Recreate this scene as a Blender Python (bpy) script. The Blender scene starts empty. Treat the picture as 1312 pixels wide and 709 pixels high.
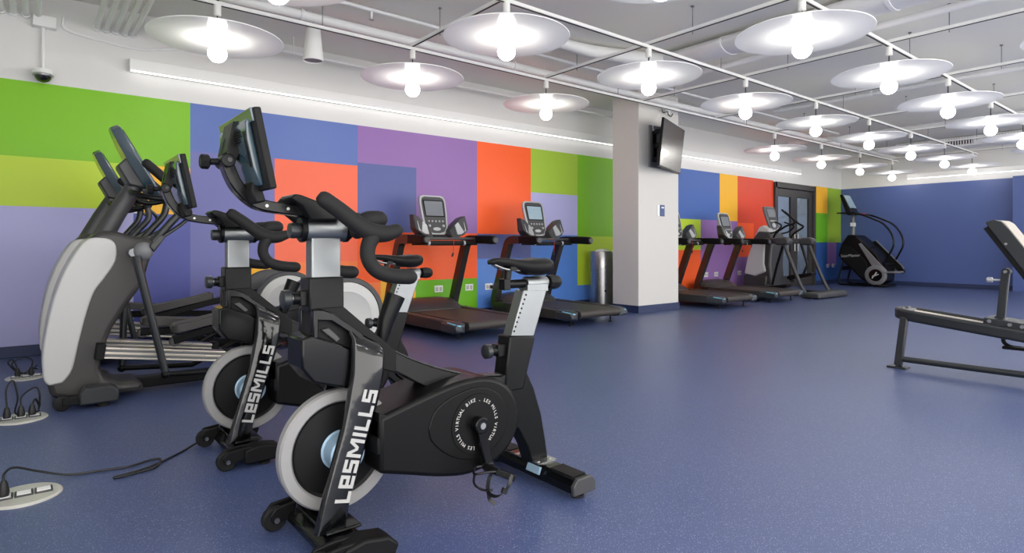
import bpy, bmesh, math, random
from mathutils import Vector, Matrix
random.seed(7)
PI = math.pi
SC = bpy.context.scene
COL = SC.collection

# ------------------------------------------------------------------ materials
def lin(c):
    c = c / 255.0
    return c / 12.92 if c <= 0.04045 else ((c + 0.055) / 1.055) ** 2.4

def rgb(r, g, b):
    return (lin(r), lin(g), lin(b), 1.0)

def mat(name, c, rough=0.5, metal=0.0, spec=0.5, coat=0.0, var=0.06, scale=30.0, bump=0.0, bscale=200.0):
    m = bpy.data.materials.new(name)
    m.use_nodes = True
    nt = m.node_tree
    b = nt.nodes['Principled BSDF']
    b.inputs['Base Color'].default_value = rgb(*c)
    b.inputs['Metallic'].default_value = metal
    b.inputs['Specular IOR Level'].default_value = spec
    b.inputs['Coat Weight'].default_value = coat
    b.inputs['Coat Roughness'].default_value = 0.08
    tc = nt.nodes.new('ShaderNodeTexCoord')
    n = nt.nodes.new('ShaderNodeTexNoise')
    n.inputs['Scale'].default_value = scale
    n.inputs['Detail'].default_value = 3
    nt.links.new(tc.outputs['Object'], n.inputs['Vector'])
    mr = nt.nodes.new('ShaderNodeMapRange')
    mr.inputs['To Min'].default_value = max(0.02, rough - var)
    mr.inputs['To Max'].default_value = min(1.0, rough + var)
    nt.links.new(n.outputs['Fac'], mr.inputs['Value'])
    nt.links.new(mr.outputs['Result'], b.inputs['Roughness'])
    if bump > 0:
        n2 = nt.nodes.new('ShaderNodeTexNoise')
        n2.inputs['Scale'].default_value = bscale
        nt.links.new(tc.outputs['Object'], n2.inputs['Vector'])
        bp = nt.nodes.new('ShaderNodeBump')
        bp.inputs['Strength'].default_value = bump
        bp.inputs['Distance'].default_value = 0.002
        nt.links.new(n2.outputs['Fac'], bp.inputs['Height'])
        nt.links.new(bp.outputs['Normal'], b.inputs['Normal'])
    return m

def emit(name, c, s):
    m = bpy.data.materials.new(name)
    m.use_nodes = True
    b = m.node_tree.nodes['Principled BSDF']
    b.inputs['Base Color'].default_value = (0.9, 0.9, 0.9, 1)
    b.inputs['Emission Color'].default_value = rgb(*c)
    b.inputs['Emission Strength'].default_value = s
    return m

M = {}
M['white_wall'] = mat('white wall paint', (222, 221, 219), 0.6, bump=0.15, bscale=60)
M['white_ceiling'] = mat('white ceiling paint', (236, 235, 229), 0.75, bump=0.25, bscale=25)
M['white_pipe'] = mat('white painted pipe', (236, 236, 236), 0.5)
M['column_paint'] = mat('column paint', (208, 206, 202), 0.55)
M['navy_base'] = mat('navy base rubber', (38, 50, 86), 0.5)
M['black'] = mat('black powder coat', (11, 12, 13), 0.33, spec=0.2)
M['black_gloss'] = mat('glossy black paint', (9, 10, 12), 0.2, spec=0.25, coat=0.08)
M['black_matte'] = mat('matte black plastic', (15, 15, 16), 0.5, spec=0.2)
M['rubber'] = mat('black rubber grip', (24, 24, 25), 0.65, spec=0.25, bump=0.4, bscale=400)
M['cover'] = mat('satin black cover', (11, 11, 11), 0.36, spec=0.2)
M['dark_plastic'] = mat('dark grey plastic', (58, 58, 60), 0.45)
M['dark_brown'] = mat('warm dark grey plastic', (55, 53, 52), 0.42)
M['grey_plastic'] = mat('grey plastic', (112, 113, 116), 0.45)
M['light_grey'] = mat('light grey plastic', (192, 192, 190), 0.4)
M['steel'] = mat('brushed steel', (172, 172, 172), 0.3, 1.0, var=0.1, scale=90)
M['alu'] = mat('satin aluminium', (138, 141, 143), 0.42, 1.0, var=0.08)
M['alu_warm'] = mat('anodised rail', (222, 214, 200), 0.3, 1.0)
M['rim_grey'] = mat('grey flywheel rim', (146, 145, 144), 0.42, 0.25)
M['hub'] = mat('cast hub', (138, 164, 184), 0.4, 0.2)  # blue reflection put into the base colour
M['tablet'] = mat('blue black plastic', (44, 66, 78), 0.2, spec=0.9, coat=0.5)
M['blade'] = mat('glossy wrapped black paint', (8, 9, 11), 0.12, spec=0.5, coat=0.3, bump=0.9, bscale=16)
M['screen'] = mat('dark glass screen', (14, 15, 18), 0.1, spec=0.6)
M['screen_grey'] = mat('grey lcd screen', (120, 124, 130), 0.18, spec=0.5)
M['screen_blue'] = mat('pale lcd screen', (150, 172, 184), 0.18, spec=0.5)
M['silver'] = mat('silver plastic bezel', (182, 184, 187), 0.3, 0.35)
M['letter'] = mat('white vinyl lettering', (168, 168, 166), 0.5)
M['ring_letter'] = mat('grey vinyl lettering', (190, 188, 184), 0.5)
M['belt'] = mat('running belt', (62, 58, 56), 0.5, spec=0.35, bump=0.4, bscale=300)
M['tread_cap'] = mat('treadmill end cap', (52, 58, 64), 0.3, spec=0.6)
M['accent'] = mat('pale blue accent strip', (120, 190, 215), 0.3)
M['red_cord'] = mat('red cord', (190, 30, 40), 0.5)
M['cable'] = mat('black cable', (16, 16, 18), 0.5)
M['plate'] = mat('brushed floor plate', (205, 204, 196), 0.4, 0.35)
M['white_plastic'] = mat('white plastic', (238, 238, 236), 0.4)
M['disc'] = mat('white lacquered disc', (249, 249, 247), 0.6, spec=0.12, coat=0.22, var=0.02)
M['disc'].node_tree.nodes['Principled BSDF'].inputs['Coat Roughness'].default_value = 0.03
M['track_slot'] = mat('black track slot', (40, 40, 42), 0.6)
M['bulb'] = emit('lit opal globe', (255, 251, 243), 25.0)
M['corridor_led'] = emit('lit corridor diffuser', (240, 246, 255), 26.0)
M['led'] = emit('lit led diffuser', (255, 253, 250), 2.0)
M['door_paint'] = mat('dark bronze door frame', (58, 55, 54), 0.42)
M['blue_plate'] = mat('blue sensor plate', (62, 84, 132), 0.4)
M['vinyl'] = mat('light grey vinyl', (170, 163, 154), 0.45, bump=0.2, bscale=300)
M['bench_frame'] = mat('charcoal bench frame', (34, 37, 40), 0.36)
M['tv_glass'] = mat('glossy tv screen', (66, 64, 64), 0.24, spec=0.7, coat=0.3)
M['dome'] = mat('smoked dome', (24, 26, 28), 0.08, spec=0.8, coat=0.5)
M['corr_wall'] = mat('corridor wall paint', (150, 156, 166), 0.6)
M['corr_floor'] = mat('corridor floor', (70, 78, 96), 0.4)

def floor_material():
    m = bpy.data.materials.new('speckled blue rubber floor')
    m.use_nodes = True
    nt = m.node_tree
    b = nt.nodes['Principled BSDF']
    tc = nt.nodes.new('ShaderNodeTexCoord')
    def vor(scale, lo, hi):
        v = nt.nodes.new('ShaderNodeTexVoronoi')
        v.inputs['Scale'].default_value = scale
        nt.links.new(tc.outputs['Object'], v.inputs['Vector'])
        # random cells chosen as flecks, drawn small round the cell point
        sep = nt.nodes.new('ShaderNodeSeparateColor')
        nt.links.new(v.outputs['Color'], sep.inputs['Color'])
        g = nt.nodes.new('ShaderNodeMath'); g.operation = 'GREATER_THAN'
        g.inputs[1].default_value = lo
        nt.links.new(sep.outputs['Red'], g.inputs[0])
        d = nt.nodes.new('ShaderNodeMath'); d.operation = 'LESS_THAN'
        d.inputs[1].default_value = hi
        nt.links.new(v.outputs['Distance'], d.inputs[0])
        mu = nt.nodes.new('ShaderNodeMath'); mu.operation = 'MULTIPLY'
        nt.links.new(g.outputs[0], mu.inputs[0]); nt.links.new(d.outputs[0], mu.inputs[1])
        return mu
    f1 = vor(300.0, 0.46, 0.44)
    f2 = vor(230.0, 0.82, 0.34)
    n = nt.nodes.new('ShaderNodeTexNoise'); n.inputs['Scale'].default_value = 1.3; n.inputs['Detail'].default_value = 4
    nt.links.new(tc.outputs['Object'], n.inputs['Vector'])
    base = nt.nodes.new('ShaderNodeMix'); base.data_type = 'RGBA'
    base.inputs['A'].default_value = rgb(62, 74, 113)
    base.inputs['B'].default_value = rgb(69, 82, 122)
    nt.links.new(n.outputs['Fac'], base.inputs['Factor'])
    m1 = nt.nodes.new('ShaderNodeMix'); m1.data_type = 'RGBA'
    m1.inputs['B'].default_value = rgb(84, 98, 140)
    nt.links.new(f1.outputs[0], m1.inputs['Factor']); nt.links.new(base.outputs['Result'], m1.inputs['A'])
    m2 = nt.nodes.new('ShaderNodeMix'); m2.data_type = 'RGBA'
    m2.inputs['B'].default_value = rgb(146, 156, 186)
    nt.links.new(f2.outputs[0], m2.inputs['Factor']); nt.links.new(m1.outputs['Result'], m2.inputs['A'])
    nt.links.new(m2.outputs['Result'], b.inputs['Base Color'])
    b.inputs['Roughness'].default_value = 0.38
    b.inputs['Specular IOR Level'].default_value = 0.5
    n2 = nt.nodes.new('ShaderNodeTexNoise'); n2.inputs['Scale'].default_value = 140
    nt.links.new(tc.outputs['Object'], n2.inputs['Vector'])
    bp = nt.nodes.new('ShaderNodeBump'); bp.inputs['Strength'].default_value = 0.25; bp.inputs['Distance'].default_value = 0.002
    nt.links.new(n2.outputs['Fac'], bp.inputs['Height'])
    nt.links.new(bp.outputs['Normal'], b.inputs['Normal'])
    return m
M['floor'] = floor_material()

def glass_material():
    m = bpy.data.materials.new('door glass')
    m.use_nodes = True
    b = m.node_tree.nodes['Principled BSDF']
    b.inputs['Base Color'].default_value = (0.85, 0.9, 0.95, 1)
    b.inputs['Roughness'].default_value = 0.02
    b.inputs['Transmission Weight'].default_value = 1.0
    b.inputs['IOR'].default_value = 1.5
    return m
M['glass'] = glass_material()

# ------------------------------------------------------------------ mesh building
def catmull(pts, n=6):
    pts = [Vector(p) for p in pts]
    if len(pts) < 3:
        return pts
    out = []
    P = [pts[0] * 2 - pts[1]] + pts + [pts[-1] * 2 - pts[-2]]
    for i in range(1, len(P) - 2):
        p0, p1, p2, p3 = P[i - 1], P[i], P[i + 1], P[i + 2]
        for k in range(n):
            t = k / n
            out.append(0.5 * ((2 * p1) + (p2 - p0) * t + (2 * p0 - 5 * p1 + 4 * p2 - p3) * t * t + (3 * p1 - p0 - 3 * p2 + p3) * t ** 3))
    out.append(pts[-1])
    return out

class MB:
    """collects shapes in one bmesh; 'off' is subtracted from every point"""
    def __init__(self, off=(0, 0, 0)):
        self.bm = bmesh.new()
        self.off = Vector(off)

    def box(self, c, s, rot=None, taper=None):
        vs = []
        for z in (-1, 1):
            k = 1.0 if (taper is None or z < 0) else taper
            for (x, y) in ((-1, -1), (1, -1), (1, 1), (-1, 1)):
                v = Vector((x * s[0] / 2 * k, y * s[1] / 2 * k, z * s[2] / 2))
                if rot is not None:
                    v = rot @ v
                vs.append(self.bm.verts.new(v + Vector(c)))
        a = vs
        for f in ((0, 3, 2, 1), (4, 5, 6, 7), (0, 1, 5, 4), (1, 2, 6, 5), (2, 3, 7, 6), (3, 0, 4, 7)):
            self.bm.faces.new([a[i] for i in f])
        return self

    def prism(self, pts, a, b, axis='y'):
        def P(p, h):
            if axis == 'y':
                return Vector((p[0], h, p[1]))
            if axis == 'x':
                return Vector((h, p[0], p[1]))
            return Vector((p[0], p[1], h))
        n = len(pts)
        v0 = [self.bm.verts.new(P(p, a)) for p in pts]
        v1 = [self.bm.verts.new(P(p, b)) for p in pts]
        self.bm.faces.new(v0)
        self.bm.faces.new(list(reversed(v1)))
        for i in range(n):
            j = (i + 1) % n
            self.bm.faces.new([v0[j], v0[i], v1[i], v1[j]])
        return self

    def loft(self, rings, cap=True, closed=True):
        R = [[self.bm.verts.new(Vector(p)) for p in r] for r in rings]
        n = len(R[0])
        for i in range(len(R) - 1):
            for j in range(n if closed else n - 1):
                k = (j + 1) % n
                self.bm.faces.new([R[i][j], R[i][k], R[i + 1][k], R[i + 1][j]])
        if cap:
            self.bm.faces.new(list(reversed(R[0])))
            self.bm.faces.new(R[-1])
        return self

    def tube(self, path, r, n=10, smooth=0, round_end=False, sq=None, ref=None):
        """r: radius, list of radii; sq=(w,h) gives a rectangular section with ref as its up axis"""
        pts = catmull(path, smooth) if smooth else [Vector(p) for p in path]
        m = len(pts)
        def rad(i):
            if isinstance(r, (list, tuple)):
                t = i / (m - 1) * (len(r) - 1)
                k = min(int(t), len(r) - 2)
                return r[k] + (r[k + 1] - r[k]) * (t - k)
            return r
        T = []
        for i in range(m):
            d = pts[min(i + 1, m - 1)] - pts[max(i - 1, 0)]
            T.append(d.normalized())
        up = Vector(ref) if ref is not None else (Vector((0, 0, 1)) if abs(T[0].z) < 0.9 else Vector((0, 1, 0)))
        rings = []
        for i in range(m):
            t = T[i]
            u = up - t * up.dot(t)
            if u.length < 1e-5:
                u = t.orthogonal()
            u.normalize()
            w = t.cross(u)
            if ref is None:
                up = u
            if sq is None:
                k = rad(i)
                rings.append([pts[i] + u * (math.cos(2 * PI * j / n) * k) + w * (math.sin(2 * PI * j / n) * k) for j in range(n)])
            else:
                a, b = sq
                q = rad(i) if r else 1.0
                rings.append([pts[i] + w * (a / 2 * q * s1) + u * (b / 2 * q * s2) for s1, s2 in ((-1, -1), (1, -1), (1, 1), (-1, 1))])
        if round_end and sq is None:
            def dome(c, t, ring, k0):
                out = []
                for q in (0.5, 0.85):
                    out.append([c + (p - c) * math.sqrt(1 - q * q) + t * (k0 * q) for p in ring])
                return out
            a = dome(pts[0], -T[0], rings[0], rad(0))
            b = dome(pts[-1], T[-1], rings[-1], rad(m - 1))
            rings = list(reversed(a)) + rings + b
        return self.loft(rings)

    def lathe(self, prof, c=(0, 0, 0), axis='z', n=32, caps=True):
        rings = []
        for (r, h) in prof:
            ring = []
            for j in range(n):
                a = 2 * PI * j / n
                x, y = math.cos(a) * r, math.sin(a) * r
                if axis == 'z':
                    v = Vector((x, y, h))
                elif axis == 'y':
                    v = Vector((x, h, y))
                else:
                    v = Vector((h, x, y))
                ring.append(v + Vector(c))
            rings.append(ring)
        return self.loft(rings, cap=caps)

    def sphere(self, c, r, u=20, v=12, s=(1, 1, 1)):
        mt = Matrix.Translation(c) @ Matrix.Diagonal((s[0], s[1], s[2], 1))
        bmesh.ops.create_uvsphere(self.bm, u_segments=u, v_segments=v, radius=r, matrix=mt)
        return self

    def build(self, name, m, parent=None, bevel=0.0, seg=2, angle=35, smooth=True, sub=0):
        bm = self.bm
        bmesh.ops.remove_doubles(bm, verts=bm.verts, dist=1e-6)
        bmesh.ops.translate(bm, verts=bm.verts, vec=-self.off)
        bmesh.ops.recalc_face_normals(bm, faces=bm.faces)
        me = bpy.data.meshes.new(name)
        bm.to_mesh(me); bm.free()
        mats = m if isinstance(m, (list, tuple)) else [m]
        for k in mats:
            me.materials.append(k)
        if smooth:
            for p in me.polygons:
                p.use_smooth = True
            me.set_sharp_from_angle(angle=math.radians(angle))
        o = bpy.data.objects.new(name, me)
        COL.objects.link(o)
        if parent is not None:
            o.parent = parent
        if bevel > 0:
            b = o.modifiers.new('bevel', 'BEVEL')
            b.width = bevel; b.segments = seg; b.limit_method = 'ANGLE'; b.angle_limit = math.radians(40)
            b.harden_normals = False
        if sub:
            s = o.modifiers.new('sub', 'SUBSURF'); s.levels = sub; s.render_levels = sub
        return o

def thing(name, label, cat, loc=(0, 0, 0), rotz=0.0, group=None):
    o = bpy.data.objects.new(name, None)
    COL.objects.link(o)
    o.location = loc; o.rotation_euler = (0, 0, rotz)
    o.empty_display_size = 0.1
    return tag(o, label, cat, group)

def tag(o, label, cat, group=None):
    o['label'] = label; o['category'] = cat
    if group:
        o['group'] = group
    return o

def struct(o, label=None):
    o['kind'] = 'structure'
    if label:
        o['label'] = label
    return o

def copy_tree(o, parent=None):
    c = o.copy()
    COL.objects.link(c)
    if parent is not None:
        c.parent = parent
    for ch in list(o.children):
        copy_tree(ch, c)
    return c

def relabel(o, label, loc, rotz=None):
    o['label'] = label; o.location = loc
    if rotz is not None:
        o.rotation_euler = (0, 0, rotz)
    return o

def text_mesh(name, items, m, parent, off=(0, 0, 0), extrude=0.0008):
    """items: (string, size, 4x4 matrix); all glyphs of one inscription become one mesh"""
    bm = bmesh.new()
    for s, size, mx in items:
        cu = bpy.data.curves.new('glyph', 'FONT')
        cu.body = s; cu.size = size; cu.extrude = extrude
        cu.align_x = 'CENTER'; cu.align_y = 'CENTER'; cu.resolution_u = 3
        ob = bpy.data.objects.new('glyph', cu)
        COL.objects.link(ob)
        dg = bpy.context.evaluated_depsgraph_get()
        me = bpy.data.meshes.new_from_object(ob.evaluated_get(dg))
        me.transform(mx)
        bm.from_mesh(me)
        bpy.data.objects.remove(ob); bpy.data.curves.remove(cu); bpy.data.meshes.remove(me)
    bmesh.ops.translate(bm, verts=bm.verts, vec=-Vector(off))
    me = bpy.data.meshes.new(name)
    bm.to_mesh(me); bm.free()
    me.materials.append(m)
    o = bpy.data.objects.new(name, me)
    COL.objects.link(o)
    o.parent = parent
    return o

# ------------------------------------------------------------------ setting
YW, XW, ZP, ZC = 6.918, 16.78, 2.468, 3.28      # mural wall, far wall, top of the paint, ceiling
X0, Y0 = -1.7, -2.2                              # added, unseen side wall left of the photographer; the long side at Y0 is open to daylight

mb = MB(); mb.box(((X0 + XW) / 2 + 0.1, (Y0 + YW) / 2 + 0.1, -0.05), (XW - X0 + 0.2, YW - Y0 + 0.2, 0.1))
struct(mb.build('floor', M['floor'], smooth=False))
mb = MB(); mb.box(((X0 + XW) / 2 + 0.1, (Y0 + YW) / 2 + 0.1, ZC + 0.06), (XW - X0 + 0.2, YW - Y0 + 0.2, 0.12))
struct(mb.build('ceiling', M['white_ceiling'], smooth=False))

PANELS = {  # paint colours, sRGB, one with lamp glare in it
    'green': (126, 192, 22), 'lime': (186, 214, 54), 'lavender': (178, 177, 224), 'indigo': (84, 92, 168),
    'indigo_glare': (112, 114, 176), 'blue': (94, 116, 182), 'coral': (250, 112, 78), 'purple': (146, 108, 172),  # indigo once more, lightened by lamp glare put into the colour
    'slate': (88, 98, 156), 'orange': (252, 98, 40), 'red': (222, 72, 42), 'tangerine': (250, 130, 66),
    'yellow': (248, 186, 44), 'olive': (164, 198, 66), 'sky': (86, 134, 214), 'royal': (70, 104, 176),
    'deep': (46, 84, 150), 'leaf': (104, 176, 22), 'moss': (150, 184, 50),
}
keys = list(PANELS)
mats_wall = [M['white_wall']] + [mat('paint ' + k, PANELS[k], 0.42, spec=0.35, var=0.03) for k in keys]
# x0, x1, z0, z1, colour; later rows paint over earlier ones
RECTS = [
    (-1.7, 1.30, 1.79, ZP, 'green'), (-1.7, 1.30, 1.345, 1.79, 'lime'), (-1.7, 0.80, 0, 1.345, 'lavender'),
    (0.84, 1.30, 1.31, 1.79, 'yellow'), (0.80, 1.30, 0, 1.31, 'indigo'),
    (1.30, 3.14, 1.97, ZP, 'blue'), (1.30, 2.15, 0, 1.97, 'indigo_glare'),
    (2.15, 3.14, 0.80, 1.97, 'coral'), (1.90, 2.15, 0.50, 0.80, 'yellow'), (2.15, 3.45, 0.0, 0.80, 'tangerine'),
    (3.14, 4.94, 1.16, ZP, 'purple'), (3.14, 3.96, 1.16, 2.01, 'slate'),
    (3.14, 4.94, 0.53, 1.16, 'orange'), (3.45, 3.95, 0, 0.58, 'yellow'), (3.95, 4.94, 0, 0.53, 'leaf'),
    (4.94, 5.94, 1.155, ZP, 'orange'), (4.94, 5.94, 0.80, 1.155, 'indigo'), (4.94, 6.94, 0, 0.80, 'sky'),
    (5.94, 6.94, 1.80, ZP, 'olive'), (5.94, 6.94, 1.155, 1.80, 'lavender'), (5.94, 6.94, 0, 1.155, 'sky'), (4.94, 5.94, 0.80, 1.155, 'slate'),
    (6.94, 8.0, 1.14, ZP, 'green'), (6.94, 8.0, 0.34, 1.14, 'lime'), (6.94, 8.0, 0, 0.34, 'sky'),
    (8.0, 11.05, 1.50, ZP, 'royal'), (8.0, 10.38, 0.90, 1.50, 'lime'), (8.0, 10.38, 0, 0.90, 'orange'),
    (10.38, 11.75, 0, 1.50, 'purple'), (11.05, 11.73, 1.50, ZP, 'yellow'),
    (11.73, 13.24, 0, ZP, 'red'), (11.73, 12.38, 0.74, 1.47, 'orange'), (11.73, 12.2, 0, 0.74, 'purple'),
    (15.24, 15.98, 1.80, ZP, 'yellow'), (15.24, 15.98, 1.06, 1.80, 'leaf'), (15.98, XW, 1.06, ZP, 'moss'),
    (15.24, XW, 0, 1.06, 'deep'), (15.98, 16.5, 0.45, 1.06, 'purple'),
]
DOOR = (13.24, 15.24, 0.0, 2.44)
xs = sorted({-1.7, XW, DOOR[0], DOOR[1]} | {r[0] for r in RECTS} | {r[1] for r in RECTS})
zs = sorted({0.0, ZC, DOOR[3]} | {r[2] for r in RECTS} | {r[3] for r in RECTS})
bm = bmesh.new()
vv = {}
def gv(x, z):
    k = (round(x, 4), round(z, 4))
    if k not in vv:
        vv[k] = bm.verts.new((x, YW, z))
    return vv[k]
for i in range(len(xs) - 1):
    for j in range(len(zs) - 1):
        cx, cz = (xs[i] + xs[i + 1]) / 2, (zs[j] + zs[j + 1]) / 2
        if DOOR[0] < cx < DOOR[1] and cz < DOOR[3]:
            continue
        f = bm.faces.new([gv(xs[i], zs[j]), gv(xs[i + 1], zs[j]), gv(xs[i + 1], zs[j + 1]), gv(xs[i], zs[j + 1])])
        f.material_index = 0
        for r in RECTS:
            if r[0] < cx < r[1] and r[2] < cz < r[3]:
                f.material_index = 1 + keys.index(r[4])
ret = bmesh.ops.extrude_face_region(bm, geom=list(bm.faces))
bmesh.ops.translate(bm, verts=[g for g in ret['geom'] if isinstance(g, bmesh.types.BMVert)], vec=(0, 0.12, 0))
bmesh.ops.recalc_face_normals(bm, faces=bm.faces)
me = bpy.data.meshes.new('wall_left'); bm.to_mesh(me); bm.free()
for k in mats_wall:
    me.materials.append(k)
o = bpy.data.objects.new('wall_left', me); COL.objects.link(o); struct(o, 'white wall with a mural of bright colour blocks')

M['navy_wall'] = mat('navy wall paint', (80, 98, 152), 0.4, spec=0.4, var=0.03)
bm = bmesh.new()
def quad_box(bm, lo, hi, mi):
    vs = [bm.verts.new((x, y, z)) for z in (lo[2], hi[2]) for (x, y) in ((lo[0], lo[1]), (hi[0], lo[1]), (hi[0], hi[1]), (lo[0], hi[1]))]
    for f in ((0, 3, 2, 1), (4, 5, 6, 7), (0, 1, 5, 4), (1, 2, 6, 5), (2, 3, 7, 6), (3, 0, 4, 7)):
        bm.faces.new([vs[i] for i in f]).material_index = mi
quad_box(bm, (XW, Y0, 0), (XW + 0.12, YW + 0.12, ZP), 0)
quad_box(bm, (XW, Y0, ZP), (XW + 0.12, YW + 0.12, ZC), 1)
me = bpy.data.meshes.new('wall_right'); bm.to_mesh(me); bm.free()
me.materials.append(M['navy_wall']); me.materials.append(M['white_wall'])
o = bpy.data.objects.new('wall_right', me); COL.objects.link(o); struct(o, 'navy blue end wall with a white band on top')
mb = MB(); mb.box((16.58, 3.02, 1.235), (0.4, 0.5, 2.47))
struct(mb.build('trim_1', M['navy_wall'], bevel=0.003), 'navy blue pilaster on the end wall')

def board(name, pts):
    mb = MB()
    for (c, s) in pts:
        mb.box(c, s)
    return struct(mb.build(name, M['navy_base'], bevel=0.004))
mb = MB(); mb.box((X0 - 0.06, (0.8 + YW) / 2, ZC / 2), (0.12, YW - 0.8, ZC))  # added wall out of view, cut short to hold back light from the left
struct(mb.build('wall_back_added', M['white_wall'], smooth=False), 'plain white wall added out of view to even the light')
board('baseboard_left', [(((-1.7 + 13.24) / 2, YW - 0.008, 0.05), (13.24 + 1.7, 0.016, 0.10)), (((15.24 + XW) / 2, YW - 0.008, 0.05), (XW - 15.24, 0.016, 0.10))])
board('baseboard_right', [((XW - 0.008, (3.27 + YW) / 2, 0.05), (0.016, YW - 3.27, 0.10))])

CX0, CX1, CY0, CY1 = 6.90, 7.86, 5.634, 6.13
mb = MB(); mb.box(((CX0 + CX1) / 2, (CY0 + CY1) / 2, ZC / 2), (CX1 - CX0, CY1 - CY0, ZC))
struct(mb.build('column', M['column_paint'], bevel=0.006), 'square white column with a navy base strip')
mb = MB()
mb.box(((CX0 + CX1) / 2, CY0 - 0.006, 0.055), (CX1 - CX0 + 0.024, 0.012, 0.11))
mb.box((CX0 - 0.006, (CY0 + CY1) / 2, 0.055), (0.012, CY1 - CY0, 0.11))
mb.box((CX1 + 0.006, (CY0 + CY1) / 2, 0.055), (0.012, CY1 - CY0, 0.11))
struct(mb.build('baseboard_column', M['navy_base'], bevel=0.003))

# double glass door and the corridor seen through it
dr = bpy.data.objects.new('door_1', None); COL.objects.link(dr); dr.location = (14.24, YW, 0)
struct(dr, 'dark framed double glass door in the mural wall')
OFF = (14.24, YW, 0)
mb = MB(OFF)
mb.box((13.28, YW + 0.03, 1.22), (0.08, 0.16, 2.44)); mb.box((15.20, YW + 0.03, 1.22), (0.08, 0.16, 2.44))
mb.box((14.24, YW + 0.03, 2.38), (2.0, 0.16, 0.12))
mb.build('door_frame', M['door_paint'], dr, bevel=0.006)
for (a, b) in ((13.32, 14.24), (14.24, 15.16)):
    mb = MB(OFF)
    mb.box((a + 0.08, YW + 0.04, 1.16), (0.16, 0.05, 2.30)); mb.box((b - 0.08, YW + 0.04, 1.16), (0.16, 0.05, 2.30))
    mb.box(((a + b) / 2, YW + 0.04, 2.22), (b - a - 0.32, 0.05, 0.18)); mb.box(((a + b) / 2, YW + 0.04, 0.14), (b - a - 0.32, 0.05, 0.26))
    lf = mb.build('door_leaf', M['door_paint'], dr, bevel=0.004)
    mb = MB(OFF); mb.box(((a + b) / 2, YW + 0.04, 1.20), (b - a - 0.30, 0.010, 1.90))
    mb.build('glass_pane', M['glass'], lf)
    hx = b - 0.08 if a < 14 else a + 0.08
    mb = MB(OFF); mb.tube([(hx, YW + 0.0, 0.85), (hx, YW - 0.045, 0.85), (hx, YW - 0.045, 1.25), (hx, YW + 0.0, 1.25)], 0.012)
    mb.build('handle', M['steel'], lf)
mb = MB()
mb.box((14.6, 9.3, -0.05), (3.6, 4.5, 0.1)); struct(mb.build('trim_2', M['corr_floor'], smooth=False), 'corridor floor behind the glass door')
mb = MB()
mb.box((14.6, 11.6, 1.4), (3.8, 0.1, 2.8)); mb.box((12.75, 9.3, 1.4), (0.1, 4.5, 2.8)); mb.box((16.45, 9.3, 1.4), (0.1, 4.5, 2.8)); mb.box((14.6, 9.3, 2.85), (3.8, 4.7, 0.1))
struct(mb.build('trim_3', M['corr_wall'], smooth=False), 'corridor walls behind the glass door')
for k, yy in enumerate((8.0, 9.3, 10.6)):
    t = thing('corridor_light', ('pale strip light in the corridor nearest the glass door', 'pale strip light half way along the corridor behind the glass door', 'pale strip light deepest in the corridor behind the glass door')[k], 'ceiling light', (14.6, yy, 2.8), 0, 'strip lights behind the glass door')
    mb = MB(); mb.box((0, 0, -0.02), (2.6, 0.16, 0.04)); h = mb.build('housing', M['white_plastic'], t)
    mb = MB(); mb.box((0, 0, -0.044), (2.5, 0.12, 0.008)); mb.build('diffuser', M['corridor_led'], t)

# ------------------------------------------------------------------ ceiling services
H = 3.0; GA, GB, GX, GY = 1.850, 1.560, 1.228, 5.4526
def jx(i): return GX + i * GA
def jy(r): return GY - r * GB

def pipe(name, path, r, label, cat='pipe', group=None, n=14, smooth=0, m='white_pipe', clamps=0):
    a = Vector(path[0])
    mb = MB(a); mb.tube(path, r, n=n, smooth=smooth)
    t = thing(name, label, cat, a, 0, group)
    mb.build('run', M[m], t)
    if clamps:
        p0, p1 = Vector(path[0]), Vector(path[-1])
        for k in range(clamps):
            p = p0.lerp(p1, (k + 0.7) / (clamps + 0.4))
            mb = MB(a); mb.lathe([(r * 1.25, -0.015), (r * 1.25, 0.015)], p, axis='x' if abs((p1 - p0).x) > abs((p1 - p0).y) else 'y', n=16)
            mb.tube([p, (p.x, p.y, ZC)], 0.006, n=6)
            mb.build('clamp', M[m], t)
    return t
pipe('ceiling_pipe', [(0.2, 5.62, 3.16), (16.6, 5.62, 3.16)], 0.045, 'thick white pipe running along the ceiling above the track nearest the mural', 'pipe', clamps=6)
spk = pipe('sprinkler_pipe', [(0.2, 5.20, 3.20), (12.5, 5.20, 3.20)], 0.018, 'thin white sprinkler pipe running beside the thick white ceiling pipe', 'pipe', clamps=5)
for xx in (2.5, 4.15, 5.7):
    mb = MB((0.2, 5.20, 3.20)); mb.lathe([(0.012, 3.185), (0.012, 3.135), (0.008, 3.132), (0.008, 3.11)], (xx, 5.20, 0), n=10); hh = mb.build('sprinkler_head', M['white_pipe'], spk)
    mb = MB((0.2, 5.20, 3.20)); mb.lathe([(0.024, 3.110), (0.024, 3.106)], (xx, 5.20, 0), n=14); mb.build('deflector', M['steel'], hh)
pipe('conduit', [(0.9, 6.62, 3.10), (7.5, 6.62, 3.10)], 0.013, 'thin white conduit under the ceiling close to the mural wall', 'pipe', clamps=3)
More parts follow.
